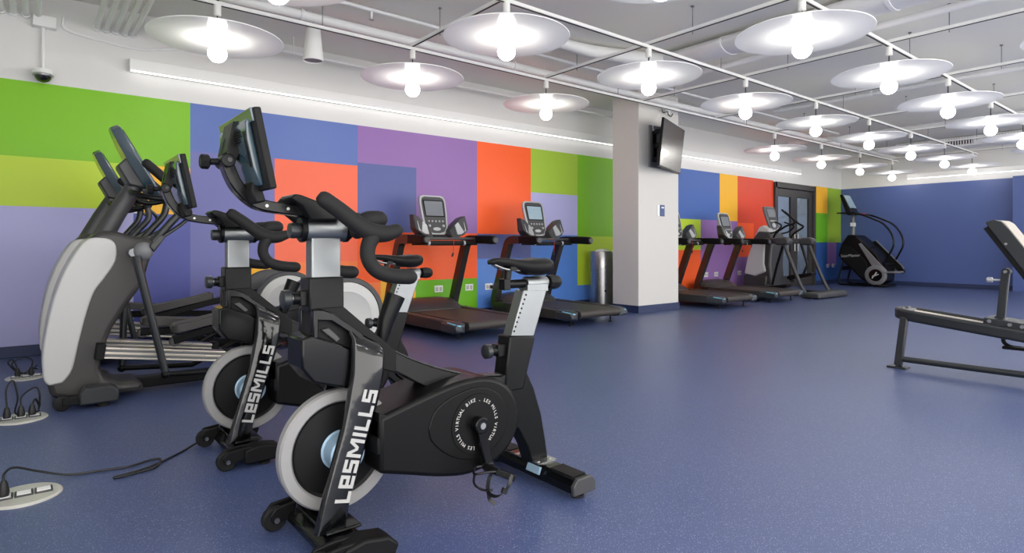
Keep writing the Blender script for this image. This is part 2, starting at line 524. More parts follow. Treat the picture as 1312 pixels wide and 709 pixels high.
def big_duct():
    t = thing('air_duct', 'wide white round air duct crossing the ceiling behind the nearer disc lamps', 'air duct', (5.95, 4.5, 3.12))
    o = (5.95, 4.5, 3.12)
    def oval(y, k): return [(5.95 + math.cos(2 * PI * j / 28) * 0.185 * k, y, 3.178 + math.sin(2 * PI * j / 28) * 0.094 * k) for j in range(28)]
    mb = MB(o); mb.loft([oval(4.55, 0.7), oval(4.45, 1.0), oval(Y0 + 0.1, 1.0)]); mb.build('duct_run', M['white_pipe'], t)
    for yy in (3.6, 2.0, 0.4):
        mb = MB(o); mb.loft([oval(yy, 1.05), oval(yy + 0.04, 1.05)]); mb.build('collar', M['white_pipe'], t)
    mb = MB(o); mb.tube([(5.82, 4.42, 3.17), (4.95, 4.72, 3.19), (4.2, 4.75, 3.2)], [0.09, 0.07, 0.05], n=14, smooth=4); mb.build('branch', M['white_pipe'], t)
big_duct()
pipe('ceiling_pipe', [(6.45, 4.6, 3.13), (6.45, Y0 + 0.1, 3.13)], 0.035, 'white pipe running right beside the wide round air duct', 'pipe', clamps=3)
pipe('ceiling_pipe', [(9.6, 5.0, 3.2), (9.6, Y0 + 0.1, 3.2)], 0.03, 'white pipe crossing the ceiling half way to the end wall', 'pipe', clamps=3)
pipe('ceiling_pipe', [(12.9, 6.4, 3.2), (12.9, Y0 + 0.1, 3.2)], 0.04, 'white pipe crossing the ceiling before the grilled duct', 'pipe', clamps=3)

# rectangular duct with grilles near the end wall
t = thing('grilled_duct', 'long white rectangular duct with grilles near the navy end wall', 'air duct', (15.7, 3.0, 2.98))
o = (15.7, 3.0, 2.98)
mb = MB(o); mb.box((15.45, 2.0, 3.165), (0.5, 6.2, 0.20)); mb.build('duct_body', M['white_pipe'], t, bevel=0.008)
for yy in (4.75, 3.95, 3.05, 1.6):
    mb = MB(o)
    mb.box((15.195, yy, 3.165), (0.012, 0.62, 0.17))
    g = mb.build('grille_frame', M['white_plastic'], t)
    mb = MB(o)
    mb.box((15.1885, yy, 3.165), (0.006, 0.56, 0.13)); mb.build('grille_opening', M['dark_plastic'], g)
    mb = MB(o)
    for k in range(12):
        mb.box((15.183, yy - 0.26 + k * 0.0473, 3.165), (0.012, 0.02, 0.13))
    mb.build('vanes', M['white_plastic'], g)
# two bundles of conduit dropping into the wall at the left
ORD = ('first', 'second', 'third', 'fourth', 'fifth', 'sixth')
for b, (xa, n, dx) in enumerate(((-0.36, 6, 0.085), (0.50, 5, 0.075))):
    for k in range(n):
        x = xa + k * dx
        path = [(x, YW - 0.0, 3.06), (x, YW - 0.10, 3.06), (x, 3.6, 3.06)]
        t = pipe('wall_conduit', path, 0.024, 'white conduit meeting the wall, %s from left in the %s' % (ORD[k], ('bundle by the camera dome', 'bundle right of the dome')[b]), 'pipe', ('conduit bundle above the camera dome', 'conduit bundle right of the camera dome')[b], n=12)
        mb = MB(path[0]); mb.lathe([(0.033, YW - 0.035), (0.033, YW)], (x, 0, 3.06), axis='y', n=14); mb.build('collar', M['white_pipe'], t)
t = thing('hanging_cable', 'white cable sagging along the top of the wall under the conduit bundles', 'cable', (0.3, YW - 0.05, 3.02))
mb = MB((0.3, YW - 0.05, 3.02)); mb.tube([(0.25, YW - 0.014, 3.10), (0.27, YW - 0.014, 2.99), (0.55, YW - 0.014, 2.945), (0.85, YW - 0.014, 2.93), (1.15, YW - 0.02, 2.99), (1.7, YW - 0.02, 3.10)], 0.013, n=8, smooth=6)
mb.build('run', M['white_pipe'], t)
# camera dome with its drop conduit
t = thing('security_camera', 'smoked dome security camera above the green paint at top left', 'security camera', (0.10, YW - 0.09, 2.50))
o = (0.10, YW - 0.09, 2.50)
mb = MB(o); mb.lathe([(0.05, 2.575), (0.075, 2.57), (0.08, 2.535), (0.07, 2.525)], (0.10, YW - 0.09, 0), n=24); mb.build('mount', M['white_plastic'], t)
mb = MB(o); mb.lathe([(0.072, 2.53), (0.078, 2.522), (0.075, 2.512)], (0.10, YW - 0.09, 0), n=24); mb.build('trim_ring', M['steel'], t)
mb = MB(o); mb.lathe([(0.066, 2.518), (0.06, 2.492), (0.042, 2.470), (0.015, 2.458)], (0.10, YW - 0.09, 0), n=24); mb.build('dome', M['dome'], t)
t = thing('camera_conduit', 'white drop conduit and box above the security camera', 'conduit', (0.10, YW - 0.03, 2.6))
mb = MB((0.10, YW - 0.03, 2.6)); mb.tube([(0.10, YW - 0.035, 2.57), (0.10, YW - 0.035, 2.98)], 0.014, n=10); mb.build('run', M['white_pipe'], t)
mb = MB((0.10, YW - 0.03, 2.6)); mb.box((0.11, YW - 0.045, 3.01), (0.17, 0.09, 0.10)); mb.build('junction_box', M['white_plastic'], t, bevel=0.006)
# hanging tapered speaker
t = thing('hanging_speaker', 'white tapered speaker hanging by a wire from the ceiling', 'speaker', (2.17, 5.80, 2.80))
o = (2.17, 5.80, 2.80)
mb = MB(o); mb.lathe([(0.062, 3.12), (0.068, 3.115), (0.098, 2.83), (0.10, 2.805), (0.094, 2.80), (0.085, 2.815)], (2.17, 5.80, 0), n=28); mb.build('body', M['white_plastic'], t)
mb = MB(o); mb.lathe([(0.088, 2.815), (0.088, 2.812)], (2.17, 5.80, 0), n=28); mb.build('grille', M['grey_plastic'], t)
mb = MB(o); mb.tube([(2.17, 5.80, 3.11), (2.17, 5.80, ZC)], 0.005, n=6); mb.build('wire', M['dark_plastic'], t)

# ------------------------------------------------------------------ track grid
def track(name, a, b, label, rods):
    a, b = Vector(a), Vector(b)
    t = thing(name, label, 'lighting track', a, 0, 'white lighting track grid')
    d = (b - a).normalized()
    w = Vector((0, 0, 1)).cross(d)
    L = (b - a).length
    rot = Matrix((d, w, Vector((0, 0, 1)))).transposed()
    mid = (a + b) / 2
    mb = MB(a); mb.box(mid, (L, 0.036, 0.030), rot); mb.build('rail', M['white_plastic'], t)
    mb = MB(a); mb.box(mid + Vector((0, 0, -0.0165)), (L, 0.016, 0.004), rot); mb.build('slot', M['track_slot'], t)
    for s in rods:
        p = a + d * s
        mb = MB(a); mb.tube([(p.x, p.y, H + 0.01), (p.x, p.y, ZC - 0.01)], 0.004, n=6)
        mb.lathe([(0.016, ZC - 0.012), (0.016, ZC)], (p.x, p.y, 0), n=10)
        mb.build('hanger_rod', M['grey_plastic'], t)
    return t
HZ = H + 0.02
rows = [(0, jx(-0.4), jx(8.2), 'track run in the grid nearest the mural wall'), (1, jx(-0.4), jx(8.2), 'second track run out from the mural wall'),
        (2, jx(0.2), jx(8.2), 'third track run out from the mural wall'), (3, jx(-0.4), jx(8.2), 'fourth track run out from the mural wall')]
for r, xa, xb, lb in rows:
    track('lighting_track', (xa, jy(r), HZ), (xb, jy(r), HZ), 'white ' + lb, [s for s in (1.64, 5.76, 9.04, 12.74)])
ORDX = ['first', 'second', 'third', 'fourth', 'fifth', 'sixth', 'seventh', 'eighth', 'ninth']
for i in range(0, 9):
    yb = Y0 + 0.3
    track('lighting_track', (jx(i), jy(0) + 0.02, HZ + 0.037), (jx(i), yb, HZ + 0.037), 'white cross track of the ceiling grid, %s from the camera' % ORDX[i], [0.55, 2.1, 3.65, 5.2])

def pendant_proto():
    t = thing('disc_pendant', 'x', 'pendant light', (0, 0, 0), 0, 'white disc pendant lamps on the track grid')
    mb = MB(); mb.lathe([(0.030, 0.0), (0.030, -0.085), (0.022, -0.092)], n=18); mb.build('canopy', M['white_plastic'], t)
    mb = MB(); mb.tube([(0, 0, -0.09), (0, 0, -0.28)], 0.006, n=8); mb.build('cord', M['cable'], t)
    # thin, slightly dished plate
    prof = [(0.004, -0.277), (0.05, -0.277), (0.30, -0.278), (0.50, -0.2795), (0.520, -0.280), (0.5225, -0.2835), (0.520, -0.287), (0.50, -0.2865), (0.30, -0.286), (0.06, -0.2855), (0.004, -0.2855)]
    mb = MB(); mb.lathe(prof, n=72); mb.build('disc', M['disc'], t, angle=50)
    mb = MB(); mb.lathe([(0.014, -0.285), (0.014, -0.300), (0.022, -0.318), (0.024, -0.336)], n=18); mb.build('lamp_holder', M['white_plastic'], t)
    mb = MB(); mb.sphere((0, 0, -0.404), 0.074, 28, 18); mb.build('bulb', M['bulb'], t)
    return t
pp = pendant_proto()
first = True
ROWN = ['in the row along the mural wall', 'in the second row from the mural', 'in the third row from the mural', 'in the mostly added, unseen fourth row from the mural']
LIST = [(0, (0, 1, 2, 5, 6, 7, 8)), (1, range(0, 9)), (2, range(1, 8)), (3, (0, 1, 2, 3, 4, 5))]  # fourth row: all but the third lamp added out of view for highlights
for r, idx in LIST:
    idx = list(idx)
    for k, i in enumerate(idx):
        c = pp if first else copy_tree(pp)
        first = False
        where = 'only one' if len(idx) == 1 else '%s from the camera' % ORDX[k]
        relabel(c, 'white disc pendant lamp, %s %s' % (where, ROWN[r]), (jx(i), jy(r), H + 0.004))

# linear lights on the walls
def linear(name, a, b, depth_dir, label):
    a, b = Vector(a), Vector(b)
    t = thing(name, label, 'linear light', a)
    mid = (a + b) / 2
    L = (b - a).length
    along_x = abs((b - a).x) > abs((b - a).y)
    s = (L, 0.085, 0.115) if along_x else (0.085, L, 0.115)
    c = mid + Vector(depth_dir) * 0.0455
    mb = MB(a); mb.box(c + Vector((0, 0, 0.0675)), s); mb.build('housing', M['white_plastic'], t, bevel=0.004)
    s2 = (L - 0.02, 0.028, 0.010) if along_x else (0.028, L - 0.02, 0.010)
    mb = MB(a); mb.box(c + Vector(depth_dir) * 0.027 + Vector((0, 0, 0.006)), s2); mb.build('diffuser', M['led'], t)
    return t
linear('linear_wall_sconce', (0.76, YW, 2.685), (14.4, YW, 2.685), (0, -1, 0), 'long white linear light running above the mural')
linear('linear_wall_sconce', (XW, 5.35, 2.60), (XW, Y0 + 0.3, 2.60), (-1, 0, 0), 'long white linear light above the navy end wall')

# ------------------------------------------------------------------ spin bikes
BX = 1.2
def saddle_mesh(mb, x0, z0):
    st = [(-0.005, 0.008, 0.932, 0.014), (0.0, 0.017, 0.942, 0.026), (0.03, 0.022, 0.950, 0.036), (0.08, 0.028, 0.948, 0.044), (0.13, 0.040, 0.942, 0.058),
          (0.18, 0.066, 0.940, 0.076), (0.22, 0.083, 0.944, 0.088), (0.26, 0.086, 0.947, 0.088), (0.29, 0.070, 0.943, 0.072), (0.305, 0.045, 0.932, 0.046)]
    rings = []
    for dx, hw, zt, th in st:
        r = []
        for k in range(16):
            a = 2 * PI * k / 16
            cy, sz = math.cos(a), math.sin(a)
            y = hw * (abs(cy) ** 0.8) * (1 if cy > 0 else -1)
            if sz >= 0:
                z = zt - th * 0.35 + th * 0.35 * sz - 0.006 * math.exp(-(y / 0.012) ** 2)
            else:
                z = zt - th * 0.35 + th * 0.65 * sz * (0.75 + 0.25 * abs(cy))
            r.append((x0 + dx, y, z + z0))
        rings.append(r)
    mb.loft(rings)

def blade_center(t):
    P = [(0.742, 0.070), (0.764, 0.18), (0.797, 0.30), (0.838, 0.43), (0.866, 0.53), (0.880, 0.62), (0.878, 0.69)]
    c = catmull([(p[0], 0, p[1]) for p in P], 10)
    L = [0]
    for i in range(1, len(c)):
        L.append(L[-1] + (c[i] - c[i - 1]).length)
    s = t
    for i in range(1, len(c)):
        if L[i] >= s or i == len(c) - 1:
            k = (s - L[i - 1]) / (L[i] - L[i - 1])
            p = c[i - 1].lerp(c[i], k)
            d = (c[i] - c[i - 1]).normalized()
            return p, d

def lettering(mb, face_y):
    T = 0.0108; HH = 0.050
    def rect(x0, y0, x1, y1): return [(x0, y0), (x1, y0), (x1, y1), (x0, y1)]
    def L(w): return [rect(0, 0, T, HH), rect(0, 0, w, T)]
    def E(w): m = HH * 0.46; return [rect(0, 0, T, HH), rect(0, 0, w, T), rect(0, HH - T, w, HH), rect(0, m - T / 2, w, m + T / 2), rect(w - T, m, w, HH)]
    def S(w): m = HH / 2; return [rect(0, 0, w, T), rect(w - T, 0, w, m), rect(0, m - T / 2, w, m + T / 2), rect(0, m, T, HH), rect(0, HH - T, w, HH)]
    def Mm(w): return [rect(0, 0, T, HH), rect(w - T, 0, w, HH), [(T * 0.2, HH), (T * 1.3, HH), (w / 2 + T * 0.5, HH * 0.32), (w / 2 - T * 0.5, HH * 0.32)], [(w - T * 1.3, HH), (w - T * 0.2, HH), (w / 2 + T * 0.5, HH * 0.32), (w / 2 - T * 0.5, HH * 0.32)]]
    def I(w): return [rect(0, 0, T, HH)]
    seq = [(L, 0.037), (E, 0.040), (S, 0.040), (Mm, 0.058), (I, T), (L, 0.036), (L, 0.036), (S, 0.040)]
    s = 0.110
    n = 0
    for fn, w in seq:
        for poly in fn(w):
            pts = []
            for (u, v) in poly:
                p, d = blade_center(s + u)
                nrm = Vector((-d.z, 0, d.x))
                q = p + nrm * (v - HH / 2 - 0.016)
                pts.append((q.x, q.z))
            mb.prism(pts, face_y - 0.0012 - 0.00005 * (n % 5), face_y + 0.003)
            n += 1
        s += w + 0.009

def make_bike():
    t = thing('exercise_bike', 'x', 'exercise bike', (BX, 0, 0), 0, 'spin bikes with tablets')
    O = (BX, 0, 0)
    B = M['black_gloss']
    # --- front stabiliser with end caps
    mb = MB(O)
    sec = [(0.705, 0.030), (0.845, 0.030), (0.845, 0.062), (0.80, 0.082), (0.745, 0.082), (0.705, 0.055)]
    mb.prism(sec, -0.20, 0.20)
    mb.box((0.735, 0, 0.088), (0.02, 0.25, 0.014)); mb.box((0.79, 0, 0.088), (0.11, 0.25, 0.012))
    mb.build('front_stabilizer', B, t, bevel=0.006)
    for s in (-1, 1):
        y = s * 0.205
        mb = MB(O)
        mb.prism([(0.735, 0.022), (0.90, 0.022), (0.915, 0.055), (0.88, 0.085), (0.80, 0.098), (0.735, 0.085)], y - 0.045, y + 0.045)
        e = mb.build('end_cap', M['black_matte'], t, bevel=0.008)
        mb = MB(O); mb.prism([(0.655, 0.035), (0.76, 0.045), (0.80, 0.092), (0.73, 0.095), (0.665, 0.088), (0.645, 0.065)], y - 0.032, y - 0.018)
        mb.prism([(0.655, 0.035), (0.76, 0.045), (0.80, 0.092), (0.73, 0.095), (0.665, 0.088), (0.645, 0.065)], y + 0.018, y + 0.032)
        mb.build('wheel_fork', M['black_matte'], e, bevel=0.004)
        mb = MB(O); mb.lathe([(0.010, -0.016), (0.036, -0.016), (0.042, -0.010), (0.042, 0.010), (0.036, 0.016), (0.010, 0.016)], (0.668, y, 0.043), axis='y', n=28)
        mb.build('wheel', M['rubber'], e)
        mb = MB(O); mb.lathe([(0.009, -0.036), (0.009, 0.036)], (0.668, y, 0.046), axis='y', n=12); mb.build('axle_bolt', M['steel'], e)
        mb = MB(O); mb.lathe([(0.024, 0.0), (0.024, 0.010), (0.010, 0.012), (0.010, 0.03)], (0.83, y, 0), n=16); mb.build('foot', M['rubber'], e)
    # --- fork blades
    for s in (-1, 1):
        Lp = [(0.698, 0.088), (0.722, 0.18), (0.752, 0.288), (0.786, 0.40), (0.806, 0.49), (0.822, 0.58), (0.827, 0.64), (0.826, 0.69), (0.818, 0.725)]
        Rp = [(0.796, 0.088), (0.812, 0.18), (0.848, 0.29), (0.884, 0.39), (0.914, 0.49), (0.930, 0.57), (0.936, 0.62), (0.938, 0.645), (0.938, 0.66)]
        rows = []
        for (a, b), fl in zip(zip(Lp, Rp), (0, 0, 0, 0, 0, 0, -0.007, -0.024, -0.052)):
            yo, yi = s * (0.116 + fl), s * (0.086 + fl * 0.5)
            rows.append([(a[0], yi, a[1]), (a[0], yo - s * 0.010, a[1]), (a[0] + 0.010, yo - s * 0.001, a[1]), ((a[0] + b[0]) / 2, yo + s * fl * 0.3, (a[1] + b[1]) / 2), (b[0] - 0.010, yo - s * 0.001, b[1]), (b[0], yo - s * 0.010, b[1]), (b[0], yi, b[1])])
        mb = MB(O); mb.loft(rows)
        bl = mb.build('fork_blade', M['blade'], t, angle=50)
        if s < 0:
            mb = MB(O); lettering(mb, -0.1163)
            lt = mb.build('lettering', M['letter'], bl, smooth=False)
            lt['label'] = 'white block lettering LesMILLS reading up the blade'
    # --- flywheel
    fc = (0.815, 0, 0.312)
    mb = MB(O); mb.lathe([(0.160, -0.016), (0.166, -0.022), (0.196, -0.022), (0.202, -0.014), (0.202, 0.014), (0.196, 0.022), (0.166, 0.022), (0.160, 0.016)], fc, axis='y', n=72, caps=False)
    # close the inner bore of the ring
    mb.lathe([(0.160, -0.016), (0.160, 0.016)], fc, axis='y', n=72, caps=False)
    fw = mb.build('flywheel', M['rim_grey'], t)
    mb = MB(O); mb.lathe([(0.05, -0.018), (0.10, -0.014), (0.150, -0.008), (0.1605, -0.014), (0.1605, 0.014), (0.150, 0.008), (0.10, 0.014), (0.05, 0.018)], fc, axis='y', n=64)
    mb.build('web', M['black_matte'], fw)['label'] = 'black inner disc of the flywheel'
    mb = MB(O); mb.lathe([(0.054, -0.085), (0.059, -0.080), (0.059, -0.02), (0.066, -0.017), (0.066, 0.017), (0.059, 0.02), (0.059, 0.080), (0.054, 0.085)], fc, axis='y', n=40)
    mb.build('hub', M['hub'], fw)['label'] = 'pale metal hub'
    # --- head / nose of the frame
    mb = MB(O)
    nose = [(0.668, 0.610), (0.668, 0.702), (0.702, 0.712), (0.80, 0.672), (0.905, 0.615), (0.905, 0.550), (0.835, 0.520), (0.705, 0.560)]
    mb.prism(nose, -0.070, 0.070)
    hf = mb.build('head_frame', B, t, bevel=0.007)
    mb = MB(O)
    mb.prism([(0.702, 0.690), (0.712, 0.795), (0.815, 0.795), (0.905, 0.716), (1.01, 0.625), (1.01, 0.548), (0.86, 0.60)], -0.046, 0.046)
    mb.build('head_web', M['black_matte'], hf, bevel=0.004)
    for s in (-1, 1):
        mb = MB(O)
        mb.prism([(0.704, 0.792), (0.735, 0.792), (0.775, 0.775), (0.872, 0.700), (0.898, 0.655), (0.895, 0.620), (0.880, 0.628), (0.876, 0.655), (0.850, 0.692), (0.765, 0.752), (0.722, 0.757), (0.722, 0.700), (0.704, 0.700)], min(s * 0.044, s * 0.070), max(s * 0.044, s * 0.070))
        mb.build('side_lip', B, hf, bevel=0.004)
        mb = MB(O)
        mb.prism([(0.735, 0.725), (0.760, 0.730), (0.800, 0.690), (0.785, 0.680)], min(s * 0.044, s * 0.060), max(s * 0.044, s * 0.060))
        mb.build('inner_rib', M['dark_plastic'], hf, bevel=0.003)
    # --- curved top tube
    up = catmull([(0.83, 0, 0.785), (0.90, 0, 0.716), (1.01, 0, 0.622), (1.17, 0, 0.545), (1.35, 0, 0.487), (1.53, 0, 0.462)], 6)
    lo = catmull([(0.93, 0, 0.600), (0.97, 0, 0.575), (1.03, 0, 0.540), (1.17, 0, 0.462), (1.35, 0, 0.405), (1.53, 0, 0.385)], 6)
    rows = [[(a.x, -0.034, a.z), (a.x, 0.034, a.z), (b.x, 0.042, b.z), (b.x, -0.042, b.z)] for a, b in zip(up, lo)]
    mb = MB(O); mb.loft(rows)
    tt = mb.build('top_tube', M['black'], t, bevel=0.008)
    mb = MB(O)
    rows = [[(a.x, -0.022, a.z + 0.001), (a.x, -0.022, a.z + 0.006), (a.x, 0.022, a.z + 0.006), (a.x, 0.022, a.z + 0.001)] for a in up[3:]]
    mb.loft(rows); mb.build('top_strip', M['dark_plastic'], tt, bevel=0.002)
    # bottle holder standing on the tube
    mb = MB(O); mb.tube([(0.985, 0.02, 0.655), (1.005, 0.02, 0.73), (1.042, 0.02, 0.815)], [0.022, 0.030, 0.036], n=18)
    mb.build('bottle_holder', M['black'], t)
    # --- crank cover: both sides, tear shaped
    prof = catmull([(0.905, 0, 0.425), (1.00, 0, 0.450), (1.13, 0, 0.482), (1.25, 0, 0.502), (1.36, 0, 0.497), (1.45, 0, 0.452), (1.50, 0, 0.375), (1.505, 0, 0.295), (1.46, 0, 0.215), (1.38, 0, 0.168), (1.27, 0, 0.150), (1.15, 0, 0.168), (1.02, 0, 0.205), (0.905, 0, 0.238)], 4)
    poly = [(p.x, p.z) for p in prof]
    mb = MB(O); mb.prism(poly, -0.128, 0.128)
    cv = mb.build('crank_cover', M['cover'], t, bevel=0.016, seg=3)
    mb = MB(O)
    tear = catmull([(1.09, 0, 0.355), (1.12, 0, 0.415), (1.20, 0, 0.455), (1.31, 0, 0.468), (1.40, 0, 0.430), (1.445, 0, 0.345), (1.42, 0, 0.265), (1.35, 0, 0.215), (1.26, 0, 0.208), (1.17, 0, 0.245), (1.105, 0, 0.305), (1.09, 0, 0.355)], 5)[:-1]
    mb.prism([(p.x, p.z) for p in tear], -0.1325, -0.12)
    mb.build('raised_panel', M['cover'], cv, bevel=0.004, seg=3)
    CC = (1.295, 0, 0.336)
    mb = MB(O); mb.lathe([(0.112, -0.131), (0.110, -0.1355), (0.02, -0.1355)], CC, axis='y', n=56); mb.build('bearing_disc', M['cover'], cv)
    items = []
    s = 'LES MILLS VIRTUAL BIKE . LES MILLS VIRTUAL . '
    full = 'LES MILLS VIRTUAL BIKE . LES MILLS VIRTUAL .'
    N = 46.5
    for k, ch in enumerate(full):
        if ch == ' ':
            continue
        # reading clockwise as the camera sees the face, starting low on the left
        a = math.radians(-100) - k / N * 2 * PI
        r = 0.089
        px_, pz_ = math.cos(a) * r, math.sin(a) * r
        up_ = Vector((math.cos(a), 0, math.sin(a)))
        rt_ = Vector((math.sin(a), 0, -math.cos(a)))
        nr_ = Vector((0, -1, 0))
        mx = Matrix(((rt_.x, up_.x, nr_.x, CC[0] + px_), (rt_.y, up_.y, nr_.y, -0.1358), (rt_.z, up_.z, nr_.z, CC[2] + pz_), (0, 0, 0, 1)))
        items.append((ch, 0.0185, mx))
    rl = text_mesh('ring_lettering', items, M['ring_letter'], cv, off=O)
    rl['label'] = 'white words LES MILLS VIRTUAL BIKE in a ring'
    mb = MB(O)
    mb.prism([(0.905, 0.352), (0.985, 0.378), (1.0, 0.40), (0.905, 0.44)], -0.125, -0.06)
    mb.prism([(0.90, 0.30), (0.985, 0.318), (0.985, 0.38), (0.90, 0.356)], -0.122, -0.06)
    mb.build('cover_bracket', M['black_matte'], t, bevel=0.004)
    # --- cranks and pedals
    for s, ang in ((-1, -78), (1, 102)):
        a = math.radians(ang)
        ex, ez = CC[0] + math.cos(a) * 0.165, CC[2] + math.sin(a) * 0.165
        y0 = s * 0.158
        mb = MB(O)
        mb.tube([(CC[0], y0, CC[2]), (CC[0] + (ex - CC[0]) * 0.55, y0, CC[2] + (ez - CC[2]) * 0.55), (ex, y0 + s * 0.006, ez)], [1.0, 0.85, 0.8], sq=(0.020, 0.042), ref=(1, 0, 0))
        mb.lathe([(0.030, min(s * 0.128, s * 0.172)), (0.030, max(s * 0.128, s * 0.172))], CC, axis='y', n=28)
        mb.lathe([(0.020, -0.014), (0.020, 0.014)], (ex, y0 + s * 0.004, ez), axis='y', n=20)
        ca = mb.build('crank_arm', M['black_gloss'], t, bevel=0.004)
        mb = MB(O); mb.lathe([(0.012, min(s * 0.17, s * 0.176)), (0.012, max(s * 0.17, s * 0.176))], CC, axis='y', n=16); mb.build('crank_bolt', M['steel'], ca)
        # pedal, tipped as a free one hangs
        yp = s * 0.225
        R = Matrix.Rotation(math.radians(28), 3, 'Y')
        def q(dx, dy, dz): v = R @ Vector((dx, 0, dz)); return (ex + v.x, yp + dy, ez + v.z)
        mb = MB(O)
        mb.box(q(0, 0, 0), (0.030, 0.095, 0.022), R)
        mb.box(q(-0.042, 0, 0), (0.010, 0.085, 0.024), R); mb.box(q(0.042, 0, 0), (0.010, 0.085, 0.024), R)
        mb.box(q(0, -0.042, 0), (0.085, 0.008, 0.020), R); mb.box(q(0, 0.042, 0), (0.085, 0.008, 0.020), R)
        mb.lathe([(0.010, -0.06), (0.010, 0.06)], (ex, yp - s * 0.01, ez), axis='y', n=12)
        pd = mb.build('pedal', M['black_matte'], t, bevel=0.002)
        mb = MB(O)
        mb.tube([q(-0.045, -0.035, 0), q(-0.085, -0.030, -0.015), q(-0.105, 0, -0.035), q(-0.085, 0.030, -0.015), q(-0.045, 0.035, 0)], 0.0045, n=8, smooth=5)
        mb.tube([q(-0.105, 0, -0.035), q(-0.09, 0, -0.065), q(-0.045, 0, -0.075), q(0.0, 0, -0.066)], 0.0045, n=8, smooth=5)
        mb.build('toe_clip', M['black_gloss'], pd)
        mb = MB(O)
        mb.tube([q(0.02, -0.045, 0.01), q(0.015, -0.055, -0.035), q(0.01, -0.03, -0.075), q(0.005, 0.02, -0.08), q(0.015, 0.055, -0.035), q(0.02, 0.045, 0.01)], 1.0, sq=(0.003, 0.014), ref=(1, 0, 0.3), smooth=5)
        mb.tube([q(0.005, 0.02, -0.08), q(0.03, 0.03, -0.10), q(0.055, 0.02, -0.11)], 1.0, sq=(0.003, 0.014), ref=(1, 0, 0.3), smooth=4)
        mb.box(q(0.01, -0.05, -0.05), (0.022, 0.010, 0.020), R)
        mb.build('strap', M['cable'], pd)
    # --- seat tube, post, clamp, saddle
    mb = MB(O)
    mb.prism([(1.528, 0.628), (1.668, 0.616), (1.600, 0.400), (1.497, 0.400)], -0.042, 0.042)
    mb.build('seat_sleeve', M['black'], t, bevel=0.008)
    mb = MB(O)
    mb.prism([(1.612, 0.812), (1.742, 0.806), (1.664, 0.600), (1.536, 0.600)], -0.030, 0.030)
    sp = mb.build('seat_post', M['alu'], t, bevel=0.006)
    mb = MB(O)
    for k in range(9):
        f = k / 9
        mb.lathe([(0.0045, -0.0312), (0.0045, -0.029)], (1.622 - 0.072 * f, 0, 0.790 - 0.165 * f), axis='y', n=10)
    mb.build('adjustment_holes', M['black_matte'], sp)
    mb = MB(O); mb.lathe([(0.026, 1.640), (0.029, 1.645), (0.029, 1.752), (0.026, 1.757)], (0, 0, 0.836), axis='x', n=30)
    mb.box((1.69, 0, 0.816), (0.115, 0.058, 0.030))
    mb.build('seat_clamp', M['alu'], t)
    mb = MB(O); mb.tube([(1.64, 0, 0.836), (1.545, 0, 0.836)], 0.018, n=16); mb.box((1.532, 0, 0.836), (0.032, 0.040, 0.046))
    mb.tube([(1.545, 0, 0.85), (1.553, 0, 0.905)], 0.015, n=14); mb.box((1.56, 0, 0.902), (0.04, 0.06, 0.016))
    mb.build('seat_slider', M['black'], t, bevel=0.002)
    mb = MB(O); mb.lathe([(0.018, 1.755), (0.018, 1.768), (0.030, 1.772), (0.033, 1.80), (0.030, 1.825), (0.022, 1.838)], (0, 0, 0.836), axis='x', n=10)
    mb.build('seat_knob', M['black_matte'], t)
    mb = MB(O); saddle_mesh(mb, 1.455, 0.0); sd = mb.build('saddle', M['black_matte'], t, angle=60)
    mb = MB(O)
    for s in (-1, 1):
        mb.tube([(1.475, s * 0.008, 0.918), (1.52, s * 0.022, 0.900), (1.60, s * 0.024, 0.893), (1.68, s * 0.035, 0.900)], 0.0045, n=8, smooth=5)
    mb.build('saddle_rails', M['steel'], sd)
    def front_knob(x, z, name, tilt=0.0):
        mb = MB(O); mb.lathe([(0.012, x + 0.028), (0.020, x + 0.030), (0.020, x + 0.062), (0.012, x + 0.064)], (0, 0, z), axis='x', n=20)
        mb.box((x + 0.075, 0, z), (0.05, 0.046, 0.05))
        kk = mb.build('knob_boss', M['black'], t, bevel=0.004)
        mb = MB(O); mb.lathe([(0.017, x + 0.024), (0.017, x + 0.044)], (0, 0, z), axis='x', n=18); mb.build('knob_collar', M['steel'], kk)
        mb = MB(O); mb.lathe([(0.010, x - 0.004), (0.021, x - 0.004), (0.029, x), (0.030, x + 0.010), (0.029, x + 0.022), (0.022, x + 0.027)], (0, 0, z), axis='x', n=12)
        mb.build(name, M['bench_frame'], kk)
    front_knob(0.630, 0.826, 'knob')
    front_knob(1.432, 0.568, 'knob')
    # --- rear leg and stabiliser
    mb = MB(O)
    leg = [(1.49, 0.470), (1.610, 0.490), (1.662, 0.395), (1.704, 0.275), (1.728, 0.160), (1.742, 0.075), (1.650, 0.075), (1.625, 0.150), (1.575, 0.235), (1.49, 0.300)]
    mb.prism(leg, -0.038, 0.038)
    mb.build('rear_leg', M['black'], t, bevel=0.008)
    mb = MB(O)
    mb.prism([(1.640, 0.028), (1.755, 0.028), (1.755, 0.060), (1.735, 0.084), (1.660, 0.084), (1.640, 0.060)], -0.285, 0.285)
    rs = mb.build('rear_stabilizer', B, t, bevel=0.006)
    for s in (-1, 1):
        mb = MB(O); mb.prism([(1.637, 0.025), (1.758, 0.025), (1.758, 0.062), (1.737, 0.087), (1.658, 0.087), (1.637, 0.062)], min(s * 0.283, s * 0.300), max(s * 0.283, s * 0.300))
        mb.build('end_cap', M['dark_plastic'], rs, bevel=0.004)
        mb = MB(O); mb.lathe([(0.026, 0.0), (0.026, 0.010), (0.012, 0.013), (0.012, 0.03)], (1.70, s * 0.255, 0), n=18); mb.build('foot', M['rubber'], rs)
        mb = MB(O); mb.box((1.70, s * 0.20, 0.0855), (0.07, 0.13, 0.004)); mb.build('grip_pad', M['black_matte'], rs)
    mb = MB(O)
